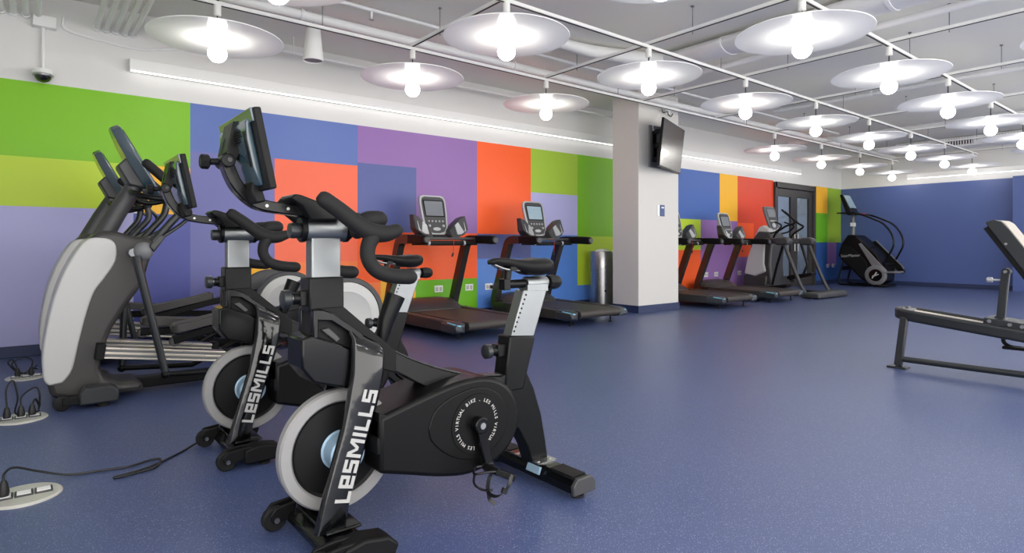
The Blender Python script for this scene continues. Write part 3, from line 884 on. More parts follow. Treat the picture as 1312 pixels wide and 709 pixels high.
    for s in (-1, 1):
        for dx in (-0.035, 0.03):
            mb.lathe([(0.010, 0.084), (0.010, 0.092)], (1.70 + dx, s * 0.055, 0), n=6)
    mb.box((1.70, 0, 0.086), (0.10, 0.16, 0.006))
    mb.build('foot_bolts', M['steel'], rs)
    mb = MB(O); mb.box((1.63, -0.07, 0.072), (0.012, 0.075, 0.03), Matrix.Rotation(0.4, 3, 'Y')); mb.build('sticker', M['hub'], rs)
    # --- handlebar post
    mb = MB(O); mb.box((0.760, 0, 0.838), (0.118, 0.086, 0.112)); mb.build('post_sleeve', M['black'], t, bevel=0.006)
    mb = MB(O); mb.box((0.764, 0, 0.90), (0.100, 0.056, 0.25)); mb.build('handlebar_post', M['alu'], t, bevel=0.006)
    mb = MB(O); mb.lathe([(0.034, 0.694), (0.039, 0.699), (0.039, 0.832), (0.034, 0.837)], (0, 0, 1.050), axis='x', n=36)
    hd = mb.build('head_clamp', M['alu'], t)
    mb = MB(O); mb.lathe([(0.038, 0.684), (0.042, 0.688), (0.042, 0.699), (0.038, 0.702)], (0, 0, 1.050), axis='x', n=28); mb.lathe([(0.041, 0.834), (0.041, 0.846)], (0, 0, 1.050), axis='x', n=28); mb.build('head_collar', M['black'], hd)
    mb = MB(O); mb.lathe([(0.012, 0.650), (0.024, 0.652), (0.026, 0.664), (0.024, 0.684)], (0, 0, 1.046), axis='x', n=12); mb.build('head_knob', M['bench_frame'], hd)
    mb = MB(O)
    mb.prism([(0.636, 1.146), (0.650, 1.160), (0.668, 1.158), (0.760, 1.128), (0.806, 1.083), (0.700, 1.078), (0.672, 1.122)], -0.062, 0.062)
    mb.build('console_hood', M['black'], t, bevel=0.005)
    # --- handlebar
    mb = MB(O)
    mb.tube([(0.835, 0, 1.045), (0.860, 0, 1.042)], 0.024, n=16)
    mb.tube([(0.850, -0.205, 1.038), (0.862, 0, 1.044), (0.850, 0.205, 1.038)], 0.018, n=14, smooth=5)
    hb = mb.build('handlebar', M['black'], t)
    for s in (-1, 1):
        mb = MB(O)
        mb.tube([(0.695, s * 0.185, 1.137), (0.74, s * 0.192, 1.105), (0.785, s * 0.20, 1.070), (0.835, s * 0.21, 1.040), (0.885, s * 0.212, 1.036), (0.922, s * 0.211, 1.046)], [0.025, 0.026, 0.027, 0.030, 0.027, 0.022], n=18, smooth=6, round_end=True)
        mb.tube([(0.850, s * 0.21, 1.040), (0.824, s * 0.216, 1.000), (0.820, s * 0.22, 0.960), (0.842, s * 0.222, 0.924), (0.880, s * 0.222, 0.906), (0.925, s * 0.222, 0.898), (0.966, s * 0.222, 0.895)], [0.027, 0.024, 0.023, 0.023, 0.024, 0.024, 0.024], n=18, smooth=6, round_end=True)
        mb.build('grip', M['rubber'], hb, angle=70)
        mb = MB(O); mb.tube([(0.848, s * 0.08, 1.045), (0.880, s * 0.08, 1.078), (0.925, s * 0.08, 1.086)], [0.026, 0.033, 0.030], n=16, smooth=5, round_end=True); mb.build('center_grip', M['rubber'], hb, angle=70)
    # --- tablet arm and tablet
    mb = MB(O)
    mb.tube([(0.690, 0, 1.108), (0.578, 0, 1.121), (0.535, 0, 1.137), (0.490, 0, 1.182), (0.462, 0, 1.245)], 1.0, sq=(0.050, 0.034), ref=(0, 0.0, 1), smooth=5)
    ar = mb.build('tablet_arm', M['black_gloss'], t, bevel=0.004)
    mb = MB(O)
    for (x, z) in ((0.64, 1.114), (0.575, 1.121), (0.525, 1.145)):
        mb.lathe([(0.005, -0.0265), (0.005, -0.0245)], (x, 0, z), axis='y', n=8)
    mb.build('arm_screws', M['steel'], ar)
    mb = MB(O)
    mb.lathe([(0.020, -0.045), (0.020, 0.045)], (0.460, 0, 1.250), axis='y', n=18)
    mb.prism([(0.45, 1.235), (0.476, 1.24), (0.515, 1.315), (0.475, 1.345), (0.462, 1.31)], -0.040, -0.030); mb.prism([(0.45, 1.235), (0.476, 1.24), (0.515, 1.315), (0.475, 1.345), (0.462, 1.31)], 0.030, 0.040)
    jn = mb.build('tilt_bracket', M['black'], ar, bevel=0.003)
    mb = MB(O); mb.tube([(0.455, 0.0, 1.250), (0.415, 0.0, 1.247)], 0.010, n=10); mb.lathe([(0.018, 0.392), (0.022, 0.396), (0.022, 0.414), (0.016, 0.418)], (0, 0, 1.246), axis='x', n=8); mb.build('tilt_knob', M['black_matte'], jn)
    mb = MB(O); mb.lathe([(0.007, -0.048), (0.007, 0.048)], (0.463, 0, 1.252), axis='y', n=14); mb.build('pivot_bolt', M['dark_plastic'], jn)
    W = 0.185
    mb = MB(O); mb.prism([(0.511, 1.392), (0.557, 1.163), (0.535, 1.158), (0.489, 1.388)], -W, W)
    tb = mb.build('tablet', M['black_matte'], t, bevel=0.005)
    mb = MB(O); mb.prism([(0.5085, 1.380), (0.5545, 1.172), (0.5560, 1.172), (0.5105, 1.380)], -W + 0.012, W - 0.012); mb.build('screen', M['screen'], tb)
    mb = MB(O); mb.prism([(0.492, 1.372), (0.535, 1.172), (0.522, 1.174), (0.502, 1.225), (0.484, 1.305), (0.481, 1.352)], -W + 0.045, W - 0.02)
    bk = mb.build('back_housing', M['tablet'], tb, bevel=0.006)
    mb = MB(O); mb.prism([(0.491, 1.389), (0.499, 1.350), (0.491, 1.349), (0.482, 1.386)], -W + 0.01, W - 0.01); mb.build('back_strip', M['tablet'], tb, bevel=0.002)
    mb = MB(O); mb.prism([(0.490, 1.330), (0.512, 1.230), (0.500, 1.226), (0.478, 1.325)], -W + 0.048, -W + 0.068); mb.build('port_recess', M['black_matte'], tb)
    mb = MB(O); mb.box((0.476, 0.03, 1.322), (0.016, 0.11, 0.10), Matrix.Rotation(0.2, 3, 'Y')); mb.build('mount_plate', M['black'], tb, bevel=0.003)
    mb = MB(O); mb.prism([(0.538, 1.190), (0.556, 1.130), (0.526, 1.122), (0.512, 1.160), (0.515, 1.190)], -0.085, 0.03); mb.build('lower_housing', M['black_matte'], tb, bevel=0.006)
    mb = MB(O)
    for a in range(-3, 4):
        for b in range(-3, 4):
            if a * a + b * b <= 9:
                z = 1.318 + b * 0.0075
                mb.box((0.4805, -0.06 + a * 0.0085, z), (0.006, 0.004, 0.004))
    mb.build('speaker_holes', M['black_matte'], tb)
    return t
bike = make_bike()
relabel(bike, 'black spin bike nearest the camera, its lettered front blade cut by the bottom edge', (BX, 1.95, 0))
b2 = copy_tree(bike)
relabel(b2, 'black spin bike standing behind the nearest one, in front of the elliptical trainers', (BX + 0.012, 3.06, 0))

# ------------------------------------------------------------------ floor boxes and cables
def floor_box(x, y, label, plugs):
    t = thing('floor_outlet', label, 'floor outlet', (x, y, 0), 0, 'round steel floor outlets')
    O = (0, 0, 0)
    mb = MB(); mb.lathe([(0.125, 0.0), (0.125, 0.004), (0.118, 0.010), (0.02, 0.011)], n=48); mb.build('cover_plate', M['plate'], t)
    for k, dx in enumerate((-0.062, 0.0, 0.062)):
        mb = MB(); mb.box((dx, 0.0, 0.0125), (0.058, 0.066, 0.007)); f = mb.build('socket_frame', M['dark_plastic'], t, bevel=0.002)
        mb = MB(); mb.box((dx, 0.0, 0.016), (0.044, 0.046, 0.004)); mb.build('socket', M['white_plastic'], f)
    for dx in plugs:
        mb = MB(); mb.lathe([(0.017, 0.015), (0.019, 0.036), (0.013, 0.068), (0.007, 0.080)], (dx, 0, 0), n=16); mb.build('plug', M['cable'], t)
    return t
floor_box(-0.015, 3.07, 'round floor outlet with one plug at the left edge, nearest the camera', (-0.062,))
floor_box(-0.035, 4.44, 'round floor outlet at the foot of the nearer elliptical trainer', (-0.062, 0.0, 0.05))
floor_box(-0.015, 5.80, 'round floor outlet at the foot of the elliptical trainer by the wall', (-0.05, 0.03))
def cable(label, paths):
    t = thing('power_cable', label, 'power cable', paths[0][0])
    for p in paths:
        mb = MB(paths[0][0]); mb.tube(p, 0.0048, n=8, smooth=6); mb.build('cord', M['cable'], t)
    return t
Z = 0.006
cable('black power cable lying on the floor from the nearest outlet to the second spin bike', [
    [(-0.077, 3.07, 0.072), (-0.075, 3.085, 0.10), (-0.045, 3.13, 0.105), (0.03, 3.19, 0.055), (0.13, 3.205, 0.012), (0.25, 3.19, Z), (0.349, 3.171, Z), (0.44, 3.205, Z), (0.475, 3.185, Z), (0.441, 3.085, Z), (0.37, 3.062, Z), (0.294, 3.050, Z), (0.29, 3.064, Z), (0.37, 3.085, Z), (0.466, 3.138, Z), (0.503, 3.173, Z), (0.58, 3.245, Z), (0.66, 3.300, 0.02), (0.70, 3.29, 0.03)]])
cable('looped black cables between the middle floor outlet and the nearer elliptical trainer', [
    [(-0.097, 4.44, 0.072), (-0.10, 4.45, 0.18), (-0.07, 4.47, 0.22), (-0.05, 4.47, 0.12), (-0.06, 4.48, 0.03), (0.0, 4.5, Z), (0.05, 4.52, 0.02)],
    [(-0.035, 4.44, 0.072), (-0.03, 4.45, 0.13), (0.03, 4.46, 0.17), (0.05, 4.46, 0.12), (0.045, 4.5, 0.03), (0.05, 4.56, 0.05)],
    [(0.015, 4.44, 0.072), (0.03, 4.47, 0.10), (0.05, 4.53, 0.04), (0.05, 4.60, 0.08)]])
cable('tangled black cables between the far floor outlet and the elliptical trainer by the wall', [
    [(-0.065, 5.80, 0.072), (-0.09, 5.81, 0.14), (-0.12, 5.81, 0.12), (-0.05, 5.82, 0.03), (0.02, 5.84, 0.06), (0.05, 5.92, 0.04)],
    [(0.015, 5.80, 0.072), (0.02, 5.81, 0.13), (-0.04, 5.83, 0.15), (-0.10, 5.84, 0.10), (-0.02, 5.86, 0.02), (0.05, 5.96, 0.06)]])

# ------------------------------------------------------------------ elliptical trainers
def make_elliptical():
    t = thing('elliptical_trainer', 'x', 'elliptical trainer', (BX, 0, 0), 0, 'elliptical trainers')
    O = (BX, 0, 0)
    D = M['dark_plastic']
    body = [(0.105, 0.06), (0.085, 0.145), (0.115, 0.40), (0.170, 0.70), (0.245, 0.92), (0.305, 1.045), (0.350, 1.092), (0.44, 1.088), (0.55, 1.052), (0.648, 1.062), (0.665, 1.00), (0.630, 0.90), (0.590, 0.74), (0.500, 0.60), (0.420, 0.46), (0.375, 0.33), (0.355, 0.21), (0.385, 0.135), (0.46, 0.105), (0.585, 0.098), (0.60, 0.03), (0.20, 0.03)]
    mb = MB(O); mb.prism(body, -0.175, 0.175)
    sh = mb.build('shroud', M['dark_brown'], t, bevel=0.035, seg=4)
    pan = catmull([(0.095, 0, 0.138), (0.068, 0, 0.19), (0.064, 0, 0.33), (0.078, 0, 0.46), (0.100, 0, 0.59), (0.128, 0, 0.71), (0.168, 0, 0.83), (0.230, 0, 0.96), (0.290, 0, 1.035), (0.36, 0, 1.045), (0.415, 0, 1.030), (0.440, 0, 0.985), (0.436, 0, 0.895), (0.378, 0, 0.790), (0.322, 0, 0.70), (0.284, 0, 0.575), (0.245, 0, 0.40), (0.212, 0, 0.23), (0.165, 0, 0.148)], 4)
    mb = MB(O); mb.prism([(p.x, p.z) for p in pan], -0.192, 0.192)
    mb.build('front_cover', M['light_grey'], t, bevel=0.040, seg=5)
    # base
    mb = MB(O)
    mb.box((1.40, 0, 0.062), (1.75, 0.11, 0.07)); mb.build('base_beam', M['black'], t, bevel=0.008)
    mb = MB(O); mb.box((0.30, 0, 0.06), (0.08, 0.70, 0.06)); cb = mb.build('front_crossbar', M['black'], t, bevel=0.006)
    for s in (-1, 1):
        mb = MB(O); mb.prism([(0.235, 0.025), (0.235, 0.095), (0.262, 0.135), (0.40, 0.128), (0.44, 0.10), (0.44, 0.025)], s * 0.30 - 0.055, s * 0.30 + 0.055)
        f = mb.build('foot_cover', M['bench_frame'], cb, bevel=0.012)
        mb = MB(O); mb.lathe([(0.034, 0), (0.034, 0.03)], (0.36, s * 0.30, 0), n=16); mb.build('foot', M['rubber'], cb)
        mb = MB(O); mb.lathe([(0.03, s * 0.30 - 0.02), (0.044, s * 0.30 - 0.014), (0.044, s * 0.30 + 0.014), (0.03, s * 0.30 + 0.02)], (0.155, 0, 0.046), axis='y', n=24)
        wh = mb.build('wheel', M['rubber'], cb)
        mb = MB(O); mb.box((0.205, s * 0.30, 0.055), (0.10, 0.05, 0.045)); mb.build('wheel_arm', M['black'], cb, bevel=0.004)
    mb = MB(O); mb.box((2.15, 0, 0.05), (0.09, 0.64, 0.06)); rc = mb.build('rear_crossbar', M['black'], t, bevel=0.006)
    for s in (-1, 1):
        mb = MB(O); mb.lathe([(0.034, 0), (0.034, 0.03)], (2.15, s * 0.27, 0), n=16); mb.build('foot', M['rubber'], rc)
    # mast and console
    mb = MB(O); mb.tube([(0.375, 0, 1.04), (0.47, 0, 1.235), (0.575, 0, 1.425)], [0.060, 0.056, 0.052], n=20)
    mb.build('mast', D, t)
    mb = MB(O)
    P0, P1 = Vector((0.452, 0, 1.795)), Vector((0.700, 0, 1.325))
    ax = (P1 - P0).normalized(); nr = Vector((-ax.z, 0, ax.x)); nr = nr if nr.x > 0 else -nr
    rows = []
    for f, w in ((0.0, 0.045), (0.05, 0.10), (0.2, 0.13), (0.5, 0.155), (0.75, 0.17), (0.92, 0.15), (1.0, 0.10)):
        c = P0.lerp(P1, f)
        th = 0.042 + 0.018 * math.sin(f * PI)
        rows.append([tuple(c + Vector((0, y, 0)) + nr * d) for y, d in ((-w, 0.004), (-w, -0.006), (-w * 0.72, -th), (w * 0.72, -th), (w, -0.006), (w, 0.004), (w * 0.9, 0.012), (-w * 0.9, 0.012))])
    mb.loft(rows); cs = mb.build('console', M['tablet'], t, bevel=0.006, angle=40)
    mb = MB(O)
    rows = []
    for f, w in ((0.08, 0.09), (0.2, 0.112), (0.52, 0.135), (0.6, 0.13)):
        c = P0.lerp(P1, f) + nr * 0.0125
        rows.append([tuple(c + Vector((0, -w, 0))), tuple(c + Vector((0, w, 0))), tuple(c + Vector((0, w, 0)) + nr * 0.003), tuple(c + Vector((0, -w, 0)) + nr * 0.003)])
    mb.loft(rows); mb.build('screen', M['screen'], cs)
    mb = MB(O)
    for a in range(4):
        for b in range(3):
            c = P0.lerp(P1, 0.68 + b * 0.09) + nr * 0.0125 + Vector((0, -0.09 + a * 0.06, 0))
            mb.sphere(tuple(c), 0.012, 10, 6)
    mb.build('buttons', M['grey_plastic'], cs)
    mb = MB(O); mb.prism([(0.545, 1.625), (0.458, 1.530), (0.462, 1.510), (0.520, 1.400), (0.655, 1.375), (0.62, 1.50)], -0.085, 0.085); mb.build('console_bracket', M['dark_plastic'], cs, bevel=0.012)
    c = P0.lerp(P1, 0.16) - nr * 0.040
    mb = MB(O); mb.box(tuple(c), (0.05, 0.05, 0.004), Matrix((ax, Vector((0, 1, 0)), nr)).transposed()); mb.build('sticker', M['white_plastic'], cs)
    # fixed bars
    for s in (-1, 1):
        mb = MB(O); mb.tube([(0.535, s * 0.03, 1.36), (0.54, s * 0.13, 1.345), (0.60, s * 0.24, 1.315), (0.70, s * 0.27, 1.305), (0.80, s * 0.265, 1.33)], 0.018, n=14, smooth=5, round_end=True)
        mb.build('fixed_handlebar', M['black'], t)
    # swinging arms
    for s, off in ((-1, 0.0), (1, 0.03)):
        y = s * 0.31
        mb = MB(O); mb.sphere((0.575, y - s * 0.01, 0.960), 0.058, 22, 14, (1.0, 0.75, 1.0)); pv = mb.build('pivot_cap', M['grey_plastic'], t)
        mb = MB(O); mb.tube([(0.52, s * 0.15, 0.955), (0.52, y, 0.95)], 0.026, n=16); mb.build('pivot_shaft', M['alu'], pv)
        xb = 0.70 if s < 0 else 0.52
        zb = 0.15 if s < 0 else 0.115
        mb = MB(O); mb.tube([(0.535, y, 0.93), (0.545, y, 0.87), (xb, y, zb)], [0.032, 0.026, 0.022], n=16)
        mb.build('lower_arm', M['bench_frame'], t)
        mb = MB(O); mb.tube([(xb, y, zb), (xb + 0.06, y, zb - 0.005), (xb + 0.45, y + s * -0.02, zb - 0.03), (xb + 0.75, y - s * 0.05, zb + 0.12)], 0.019, n=12)
        mb.sphere((xb, y, zb), 0.030, 14, 10)
        mb.build('link_bar', M['black'], t)
        mb = MB(O); mb.prism([(0.60, 0.99), (0.66, 1.07), (0.70, 1.055), (0.63, 0.95)], y - 0.03, y + 0.03); mb.build('arm_socket', D, t, bevel=0.01)
        mb = MB(O); mb.tube([(0.63, y, 1.02), (0.72, y, 1.135), (0.785, y, 1.225), (0.775 + off, y, 1.325)], 0.024, n=14, smooth=4)
        mb.tube([(0.68, y - s * 0.03, 1.05), (0.79, y - s * 0.05, 1.13), (0.850, y - s * 0.045, 1.20), (0.835 + off, y - s * 0.02, 1.255), (0.775 + off, y, 1.305)], 0.013, n=10, smooth=5)
        ua = mb.build('swing_arm', M['bench_frame'], t)
        mb = MB(O); mb.tube([(0.775 + off, y, 1.315), (0.745 + off, y, 1.38), (0.685 + off, y, 1.44), (0.592 + off, y, 1.525)], [0.026, 0.028, 0.031, 0.030], n=16, smooth=5, round_end=True); mb.build('grip', M['rubber'], ua)
    # ramp rails
    for s in (-1, 1):
        mb = MB(O)
        y = s * 0.20
        A, Bp = Vector((0.36, y, 0.325)), Vector((1.10, y, 0.215))
        d = (Bp - A).normalized(); up = Vector((0, 1, 0)).cross(d); up = up if up.z > 0 else -up
        R = Matrix((d, Vector((0, 1, 0)), up)).transposed()
        L = (Bp - A).length
        for h, hh in ((-0.036, 0.014), (-0.006, 0.018), (0.024, 0.016)):
            mb.box(tuple((A + Bp) / 2 + up * h), (L, 0.10, hh), R)
        rl = mb.build('ramp_rail', M['alu_warm'], t, bevel=0.004)
        mb = MB(O); mb.box(tuple((A + Bp) / 2 + up * -0.006), (L, 0.085, 0.062), R); mb.build('rail_core', M['grey_plastic'], rl)
        for q_, s_ in ((A + d * -0.01, (0.05, 0.12, 0.10)), (Bp, (0.05, 0.11, 0.085))):
            mb = MB(O); mb.box(tuple(q_), s_, R); mb.build('rail_end', M['black_matte'], rl, bevel=0.006)
        mb = MB(O); mb.tube([tuple(Bp + up * -0.02), (1.35, y, 0.12), (1.9, y, 0.10)], 1.0, sq=(0.08, 0.05), ref=(0, 0, 1)); mb.build('rail_support', M['black'], rl, bevel=0.004)
        # pedal bar: roller on the rail, foot plate, arm to the crank in the drum
        hi = s < 0
        x0, z0 = (0.76, 0.375) if hi else (0.62, 0.400)
        x1, z1 = (1.96, 0.60) if hi else (1.90, 0.30)
        mb = MB(O); mb.tube([(x0, y, z0 - 0.02), (x0 + 0.5, y, z0 + (z1 - z0) * 0.45), (x1, y, z1)], 1.0, sq=(0.055, 0.055), ref=(0, 0, 1)); pb = mb.build('pedal_bar', M['black'], t, bevel=0.006)
        mb = MB(O)
        e = Vector((x0 + 0.55, y, z0 + (z1 - z0) * 0.49)); a0 = Vector((x0 + 0.0, y, z0))
        d2 = (e - a0).normalized(); u2 = Vector((0, 1, 0)).cross(d2); u2 = u2 if u2.z > 0 else -u2
        rows = []
        for f, w, h in ((0, 0.05, 0.045), (0.06, 0.075, 0.060), (0.2, 0.085, 0.055), (0.8, 0.085, 0.050), (0.97, 0.070, 0.060), (1.0, 0.05, 0.055)):
            c = a0.lerp(e, f) + u2 * 0.03
            rows.append([tuple(c + Vector((0, -w, 0))), tuple(c + Vector((0, w, 0))), tuple(c + Vector((0, w, 0)) + u2 * h), tuple(c + Vector((0, w * 0.85, 0)) + u2 * h), tuple(c + Vector((0, w * 0.8, 0)) + u2 * 0.015), tuple(c + Vector((0, -w * 0.8, 0)) + u2 * 0.015), tuple(c + Vector((0, -w * 0.85, 0)) + u2 * h), tuple(c + Vector((0, -w, 0)) + u2 * h)])
        mb.loft(rows); mb.build('foot_plate', M['dark_brown'], pb, bevel=0.004)
        mb = MB(O); mb.lathe([(0.03, -0.02), (0.034, -0.015), (0.034, 0.015), (0.03, 0.02)], (x0 + 0.01, y, z0 - 0.03), axis='y', n=20); mb.build('roller', M['dark_plastic'], pb)
    # rear drive drum
    DC = (1.955, 0, 0.425)
    mb = MB(O); mb.prism([(1.66, 0.06), (1.69, 0.35), (1.80, 0.58), (1.96, 0.66), (2.12, 0.60), (2.25, 0.40), (2.26, 0.06)], -0.13, 0.13)
    dv = mb.build('drive_housing', M['dark_brown'], t, bevel=0.03, seg=3)
    for s in (-1, 1):
        ya, yb = s * 0.245, s * 0.300
        mb = MB(O); mb.lathe([(0.03, ya), (0.300, ya), (0.322, ya + s * 0.012), (0.322, yb - s * 0.008), (0.312, yb), (0.285, yb), (0.28, yb - s * 0.012)], DC, axis='y', n=64); ro = mb.build('drum_rim', M['dark_plastic'], t)
        mb = MB(O); mb.lathe([(0.282, yb - s * 0.014), (0.276, yb - s * 0.002), (0.205, yb + s * 0.004), (0.200, yb + s * 0.001), (0.04, yb + s * 0.006), (0.01, yb + s * 0.006)], DC, axis='y', n=64); mb.build('drum_cover', M['light_grey'], ro)
        mb = MB(O); mb.lathe([(0.05, min(s * 0.12, ya)), (0.05, max(s * 0.12, ya))], DC, axis='y', n=20); mb.build('axle', M['steel'], ro)
    return t
el = make_elliptical()
relabel(el, 'grey and black elliptical trainer nearer the camera, standing behind the spin bikes', (BX, 4.80, 0))
e2 = copy_tree(el)
relabel(e2, 'grey and black elliptical trainer standing next to the mural wall', (BX, 6.16, 0))

# ------------------------------------------------------------------ treadmills (rear edge at y=0, front towards the wall)
M['upright'] = mat('dark bronze metallic paint', (76, 73, 73), 0.22, 0.7, var=0.05)
def make_treadmill(screen):
    t = thing('treadmill', 'x', 'treadmill', (0, 0, 0), 0, 'treadmills facing the mural')
    D = M['dark_brown']
    for s in (-1, 1):
        mb = MB()
        x = s * 0.455
        mb.prism([(0.05, 0.085), (0.05, 0.175), (0.10, 0.195), (1.55, 0.215), (1.60, 0.10), (1.55, 0.075)], x - 0.045, x + 0.045, axis='x')
        mb.build('side_rail', D, t, bevel=0.010)
        mb = MB()
        rows = []
        for y, w, zb, zt in ((-0.005, 0.060, 0.105, 0.165), (0.02, 0.085, 0.085, 0.185), (0.12, 0.095, 0.072, 0.196), (0.28, 0.055, 0.078, 0.200)):
            a = s * 0.508
            b = a - s * w * 1.55
            rows.append([(a, y, zb + 0.02), (a, y, zt - 0.025), (a - s * 0.025, y, zt), (b, y, zt), (b, y, zb), (a - s * 0.02, y, zb)])
        mb.loft(rows); ec = mb.build('end_cap', M['tread_cap'], t, bevel=0.008, angle=45)
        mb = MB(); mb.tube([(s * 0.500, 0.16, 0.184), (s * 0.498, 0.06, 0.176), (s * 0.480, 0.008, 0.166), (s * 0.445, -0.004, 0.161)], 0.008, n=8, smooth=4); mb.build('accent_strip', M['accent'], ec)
        mb = MB(); mb.lathe([(0.022, 0.0), (0.022, 0.012), (0.010, 0.015), (0.010, 0.09)], (s * 0.36, 0.16, 0), n=14); mb.build('foot', M['rubber'], t)
    mb = MB(); mb.box((0, 0.82, 0.135), (0.84, 1.50, 0.07)); mb.build('deck', M['black_matte'], t)
    # belt loops round the rear roller
    pts = [(1.45, 0.196), (0.06, 0.186)]
    for k in range(9):
        a = PI / 2 + k / 8 * PI
        pts.append((0.052 + 0.042 * math.cos(a), 0.142 + 0.044 * math.sin(a)))
    pts += [(0.06, 0.095), (1.45, 0.095)]
    mb = MB(); mb.prism(pts, -0.33, 0.40, axis='x'); mb.build('running_belt', M['belt'], t, angle=30)
    # motor hood
    mb = MB()
    rows = []
    for y, z, w in ((1.22, 0.205, 0.44), (1.30, 0.262, 0.46), (1.42, 0.318, 0.47), (1.54, 0.330, 0.46), (1.66, 0.290, 0.42), (1.70, 0.20, 0.38)):
        r = [(-w, y, 0.09), (-w, y, z * 0.75), (-w * 0.88, y, z * 0.93)]
        r += [(-w * 0.5, y, z), (w * 0.5, y, z)] + [(w * 0.88, y, z * 0.93), (w, y, z * 0.75), (w, y, 0.09)]
        rows.append(r)
    mb.loft(rows); hd = mb.build('motor_hood', D, t, bevel=0.006, angle=40)
    mb = MB(); mb.box((0, 1.56, 0.06), (0.80, 0.20, 0.06)); mb.build('front_chassis', M['black'], t)
    for s in (-1, 1):
        mb = MB(); mb.lathe([(0.02, s * 0.42 - 0.02), (0.04, s * 0.42 - 0.015), (0.04, s * 0.42 + 0.015), (0.02, s * 0.42 + 0.02)], (0, 1.60, 0.04), axis='x', n=18); mb.build('wheel', M['rubber'], t)
    # uprights with hand rails
    for s in (-1, 1):
        x = s * 0.475
        mb = MB()
        path = [(x, 1.28, 0.16), (x, 1.44, 0.155), (x, 1.535, 0.20), (x, 1.52, 0.30), (x, 1.40, 0.62), (x, 1.27, 0.955), (x, 1.215, 1.040), (x, 1.12, 1.066), (x, 0.98, 1.066)]
        mb.tube(path, 1.0, sq=(0.105, 0.085), ref=(1, 0, 0), smooth=6)
        # section turned so that its broad side lies in the slope
        up = mb.build('upright', M['upright'], t, bevel=0.012, angle=50)
        mb = MB(); mb.tube([(x, 1.00, 1.066), (x, 0.80, 1.064), (x, 0.66, 1.058), (x, 0.622, 1.054)], [1.0, 1.0, 1.0, 0.8], sq=(0.105, 0.080), ref=(1, 0, 0)); mb.build('hand_rail', M['black_matte'], up, bevel=0.016)
        mb = MB(); mb.lathe([(0.030, 0.604), (0.038, 0.610), (0.040, 0.630)], (x, 0, 1.055), axis='y', n=20); mb.build('rail_cap', M['dark_plastic'], up)
    mb = MB(); mb.tube([(-0.45, 0.98, 1.020), (0.45, 0.98, 1.020)], 0.025, n=16); cbr = mb.build('crossbar', M['black_matte'], t)
    mb = MB(); mb.box((0, 1.12, 1.075), (0.92, 0.22, 0.035)); mb.build('console_bridge', M['dark_plastic'], t, bevel=0.010)
    mb = MB(); mb.tube([(-0.24, 0.965, 1.020), (0.24, 0.965, 1.020)], 0.029, n=16); mb.build('grip_bar', M['rubber'], t)
    for s in (-1, 1):
        mb = MB(); mb.lathe([(0.031, s * 0.25 - 0.012), (0.031, s * 0.25 + 0.012)], (0, 0.965, 1.020), axis='x', n=16); mb.build('grip_collar', M['silver'], t)
    # console: tall rounded face leaning back, two pods on the sides
    B0 = Vector((0, 1.16, 1.10)); ax = Vector((0, 0.26, 0.95)).normalized(); nr = Vector((0, -ax.z, ax.y))
    def fr(u, v, d): return tuple(B0 + ax * v + Vector((u, 0, 0)) + nr * d)
    outl = [(-0.165, 0.10), (-0.185, 0.30), (-0.190, 0.46), (-0.175, 0.515), (-0.13, 0.535), (0.13, 0.535), (0.175, 0.515), (0.190, 0.46), (0.185, 0.30), (0.165, 0.10), (0.12, 0.035), (0.05, 0.015), (-0.05, 0.015), (-0.12, 0.035)]
    mb = MB(); mb.loft([[fr(u * 0.9, v, -0.055) for u, v in outl], [fr(u, v, -0.03) for u, v in outl], [fr(u, v, 0.0) for u, v in outl]])
    cs = mb.build('console', M['silver'], t, bevel=0.008, angle=40)
    face = [(u * 0.86, 0.03 + v * 0.90) for u, v in outl]
    mb = MB(); mb.loft([[fr(u, v, -0.005) for u, v in face], [fr(u, v, 0.005) for u, v in face]]); mb.build('console_face', M['dark_plastic'], cs, bevel=0.003)
    scr = [(-0.125, 0.265), (0.125, 0.265), (0.130, 0.455), (-0.130, 0.455)]
    mb = MB(); mb.loft([[fr(u * 1.12, 0.36 + (v - 0.36) * 1.14, 0.001) for u, v in scr], [fr(u * 1.12, 0.36 + (v - 0.36) * 1.14, 0.008) for u, v in scr]]); sf = mb.build('screen_frame', M['screen'], cs, bevel=0.002)
    mb = MB(); mb.loft([[fr(u, v, 0.004) for u, v in scr], [fr(u, v, 0.010) for u, v in scr]]); mb.build('screen', M[screen], sf)
    mb = MB()
    for k in range(5):
        mb.sphere(fr(-0.10 + 0.05 * k, 0.195, 0.006), 0.014, 10, 6)
    for k in range(2):
        mb.sphere(fr(-0.10 + 0.20 * k, 0.135, 0.006), 0.020, 12, 6)
    mb.build('buttons', M['silver'], cs)
    rg = [(0.055 * math.cos(a * PI / 8), 0.095 + 0.022 * math.sin(a * PI / 8)) for a in range(16)]
    mb = MB(); mb.loft([[fr(u, v, 0.002) for u, v in rg], [fr(u, v, 0.012) for u, v in rg]]); mb.build('badge', M['silver'], cs, bevel=0.002)
    for s in (-1, 1):
        mb = MB()
        rows = []
        for u, z0, z1, y0, y1 in ((0.13, 0.00, 0.09, -0.12, 0.05), (0.21, 0.00, 0.17, -0.145, 0.06), (0.30, 0.035, 0.245, -0.14, 0.06), (0.375, 0.10, 0.275, -0.11, 0.03)):
            cx = s * u
            rows.append([(cx, 1.15 + y0, 1.09 + z0), (cx, 1.15 + y1, 1.09 + z0), (cx, 1.15 + y1 + 0.02, 1.09 + z1), (cx, 1.15 + y0 * 0.35, 1.09 + z1)])
        mb.loft(rows); pd = mb.build('side_pod', M['dark_plastic'], t, bevel=0.014, seg=3, angle=45)
        mb = MB()
        rows = []
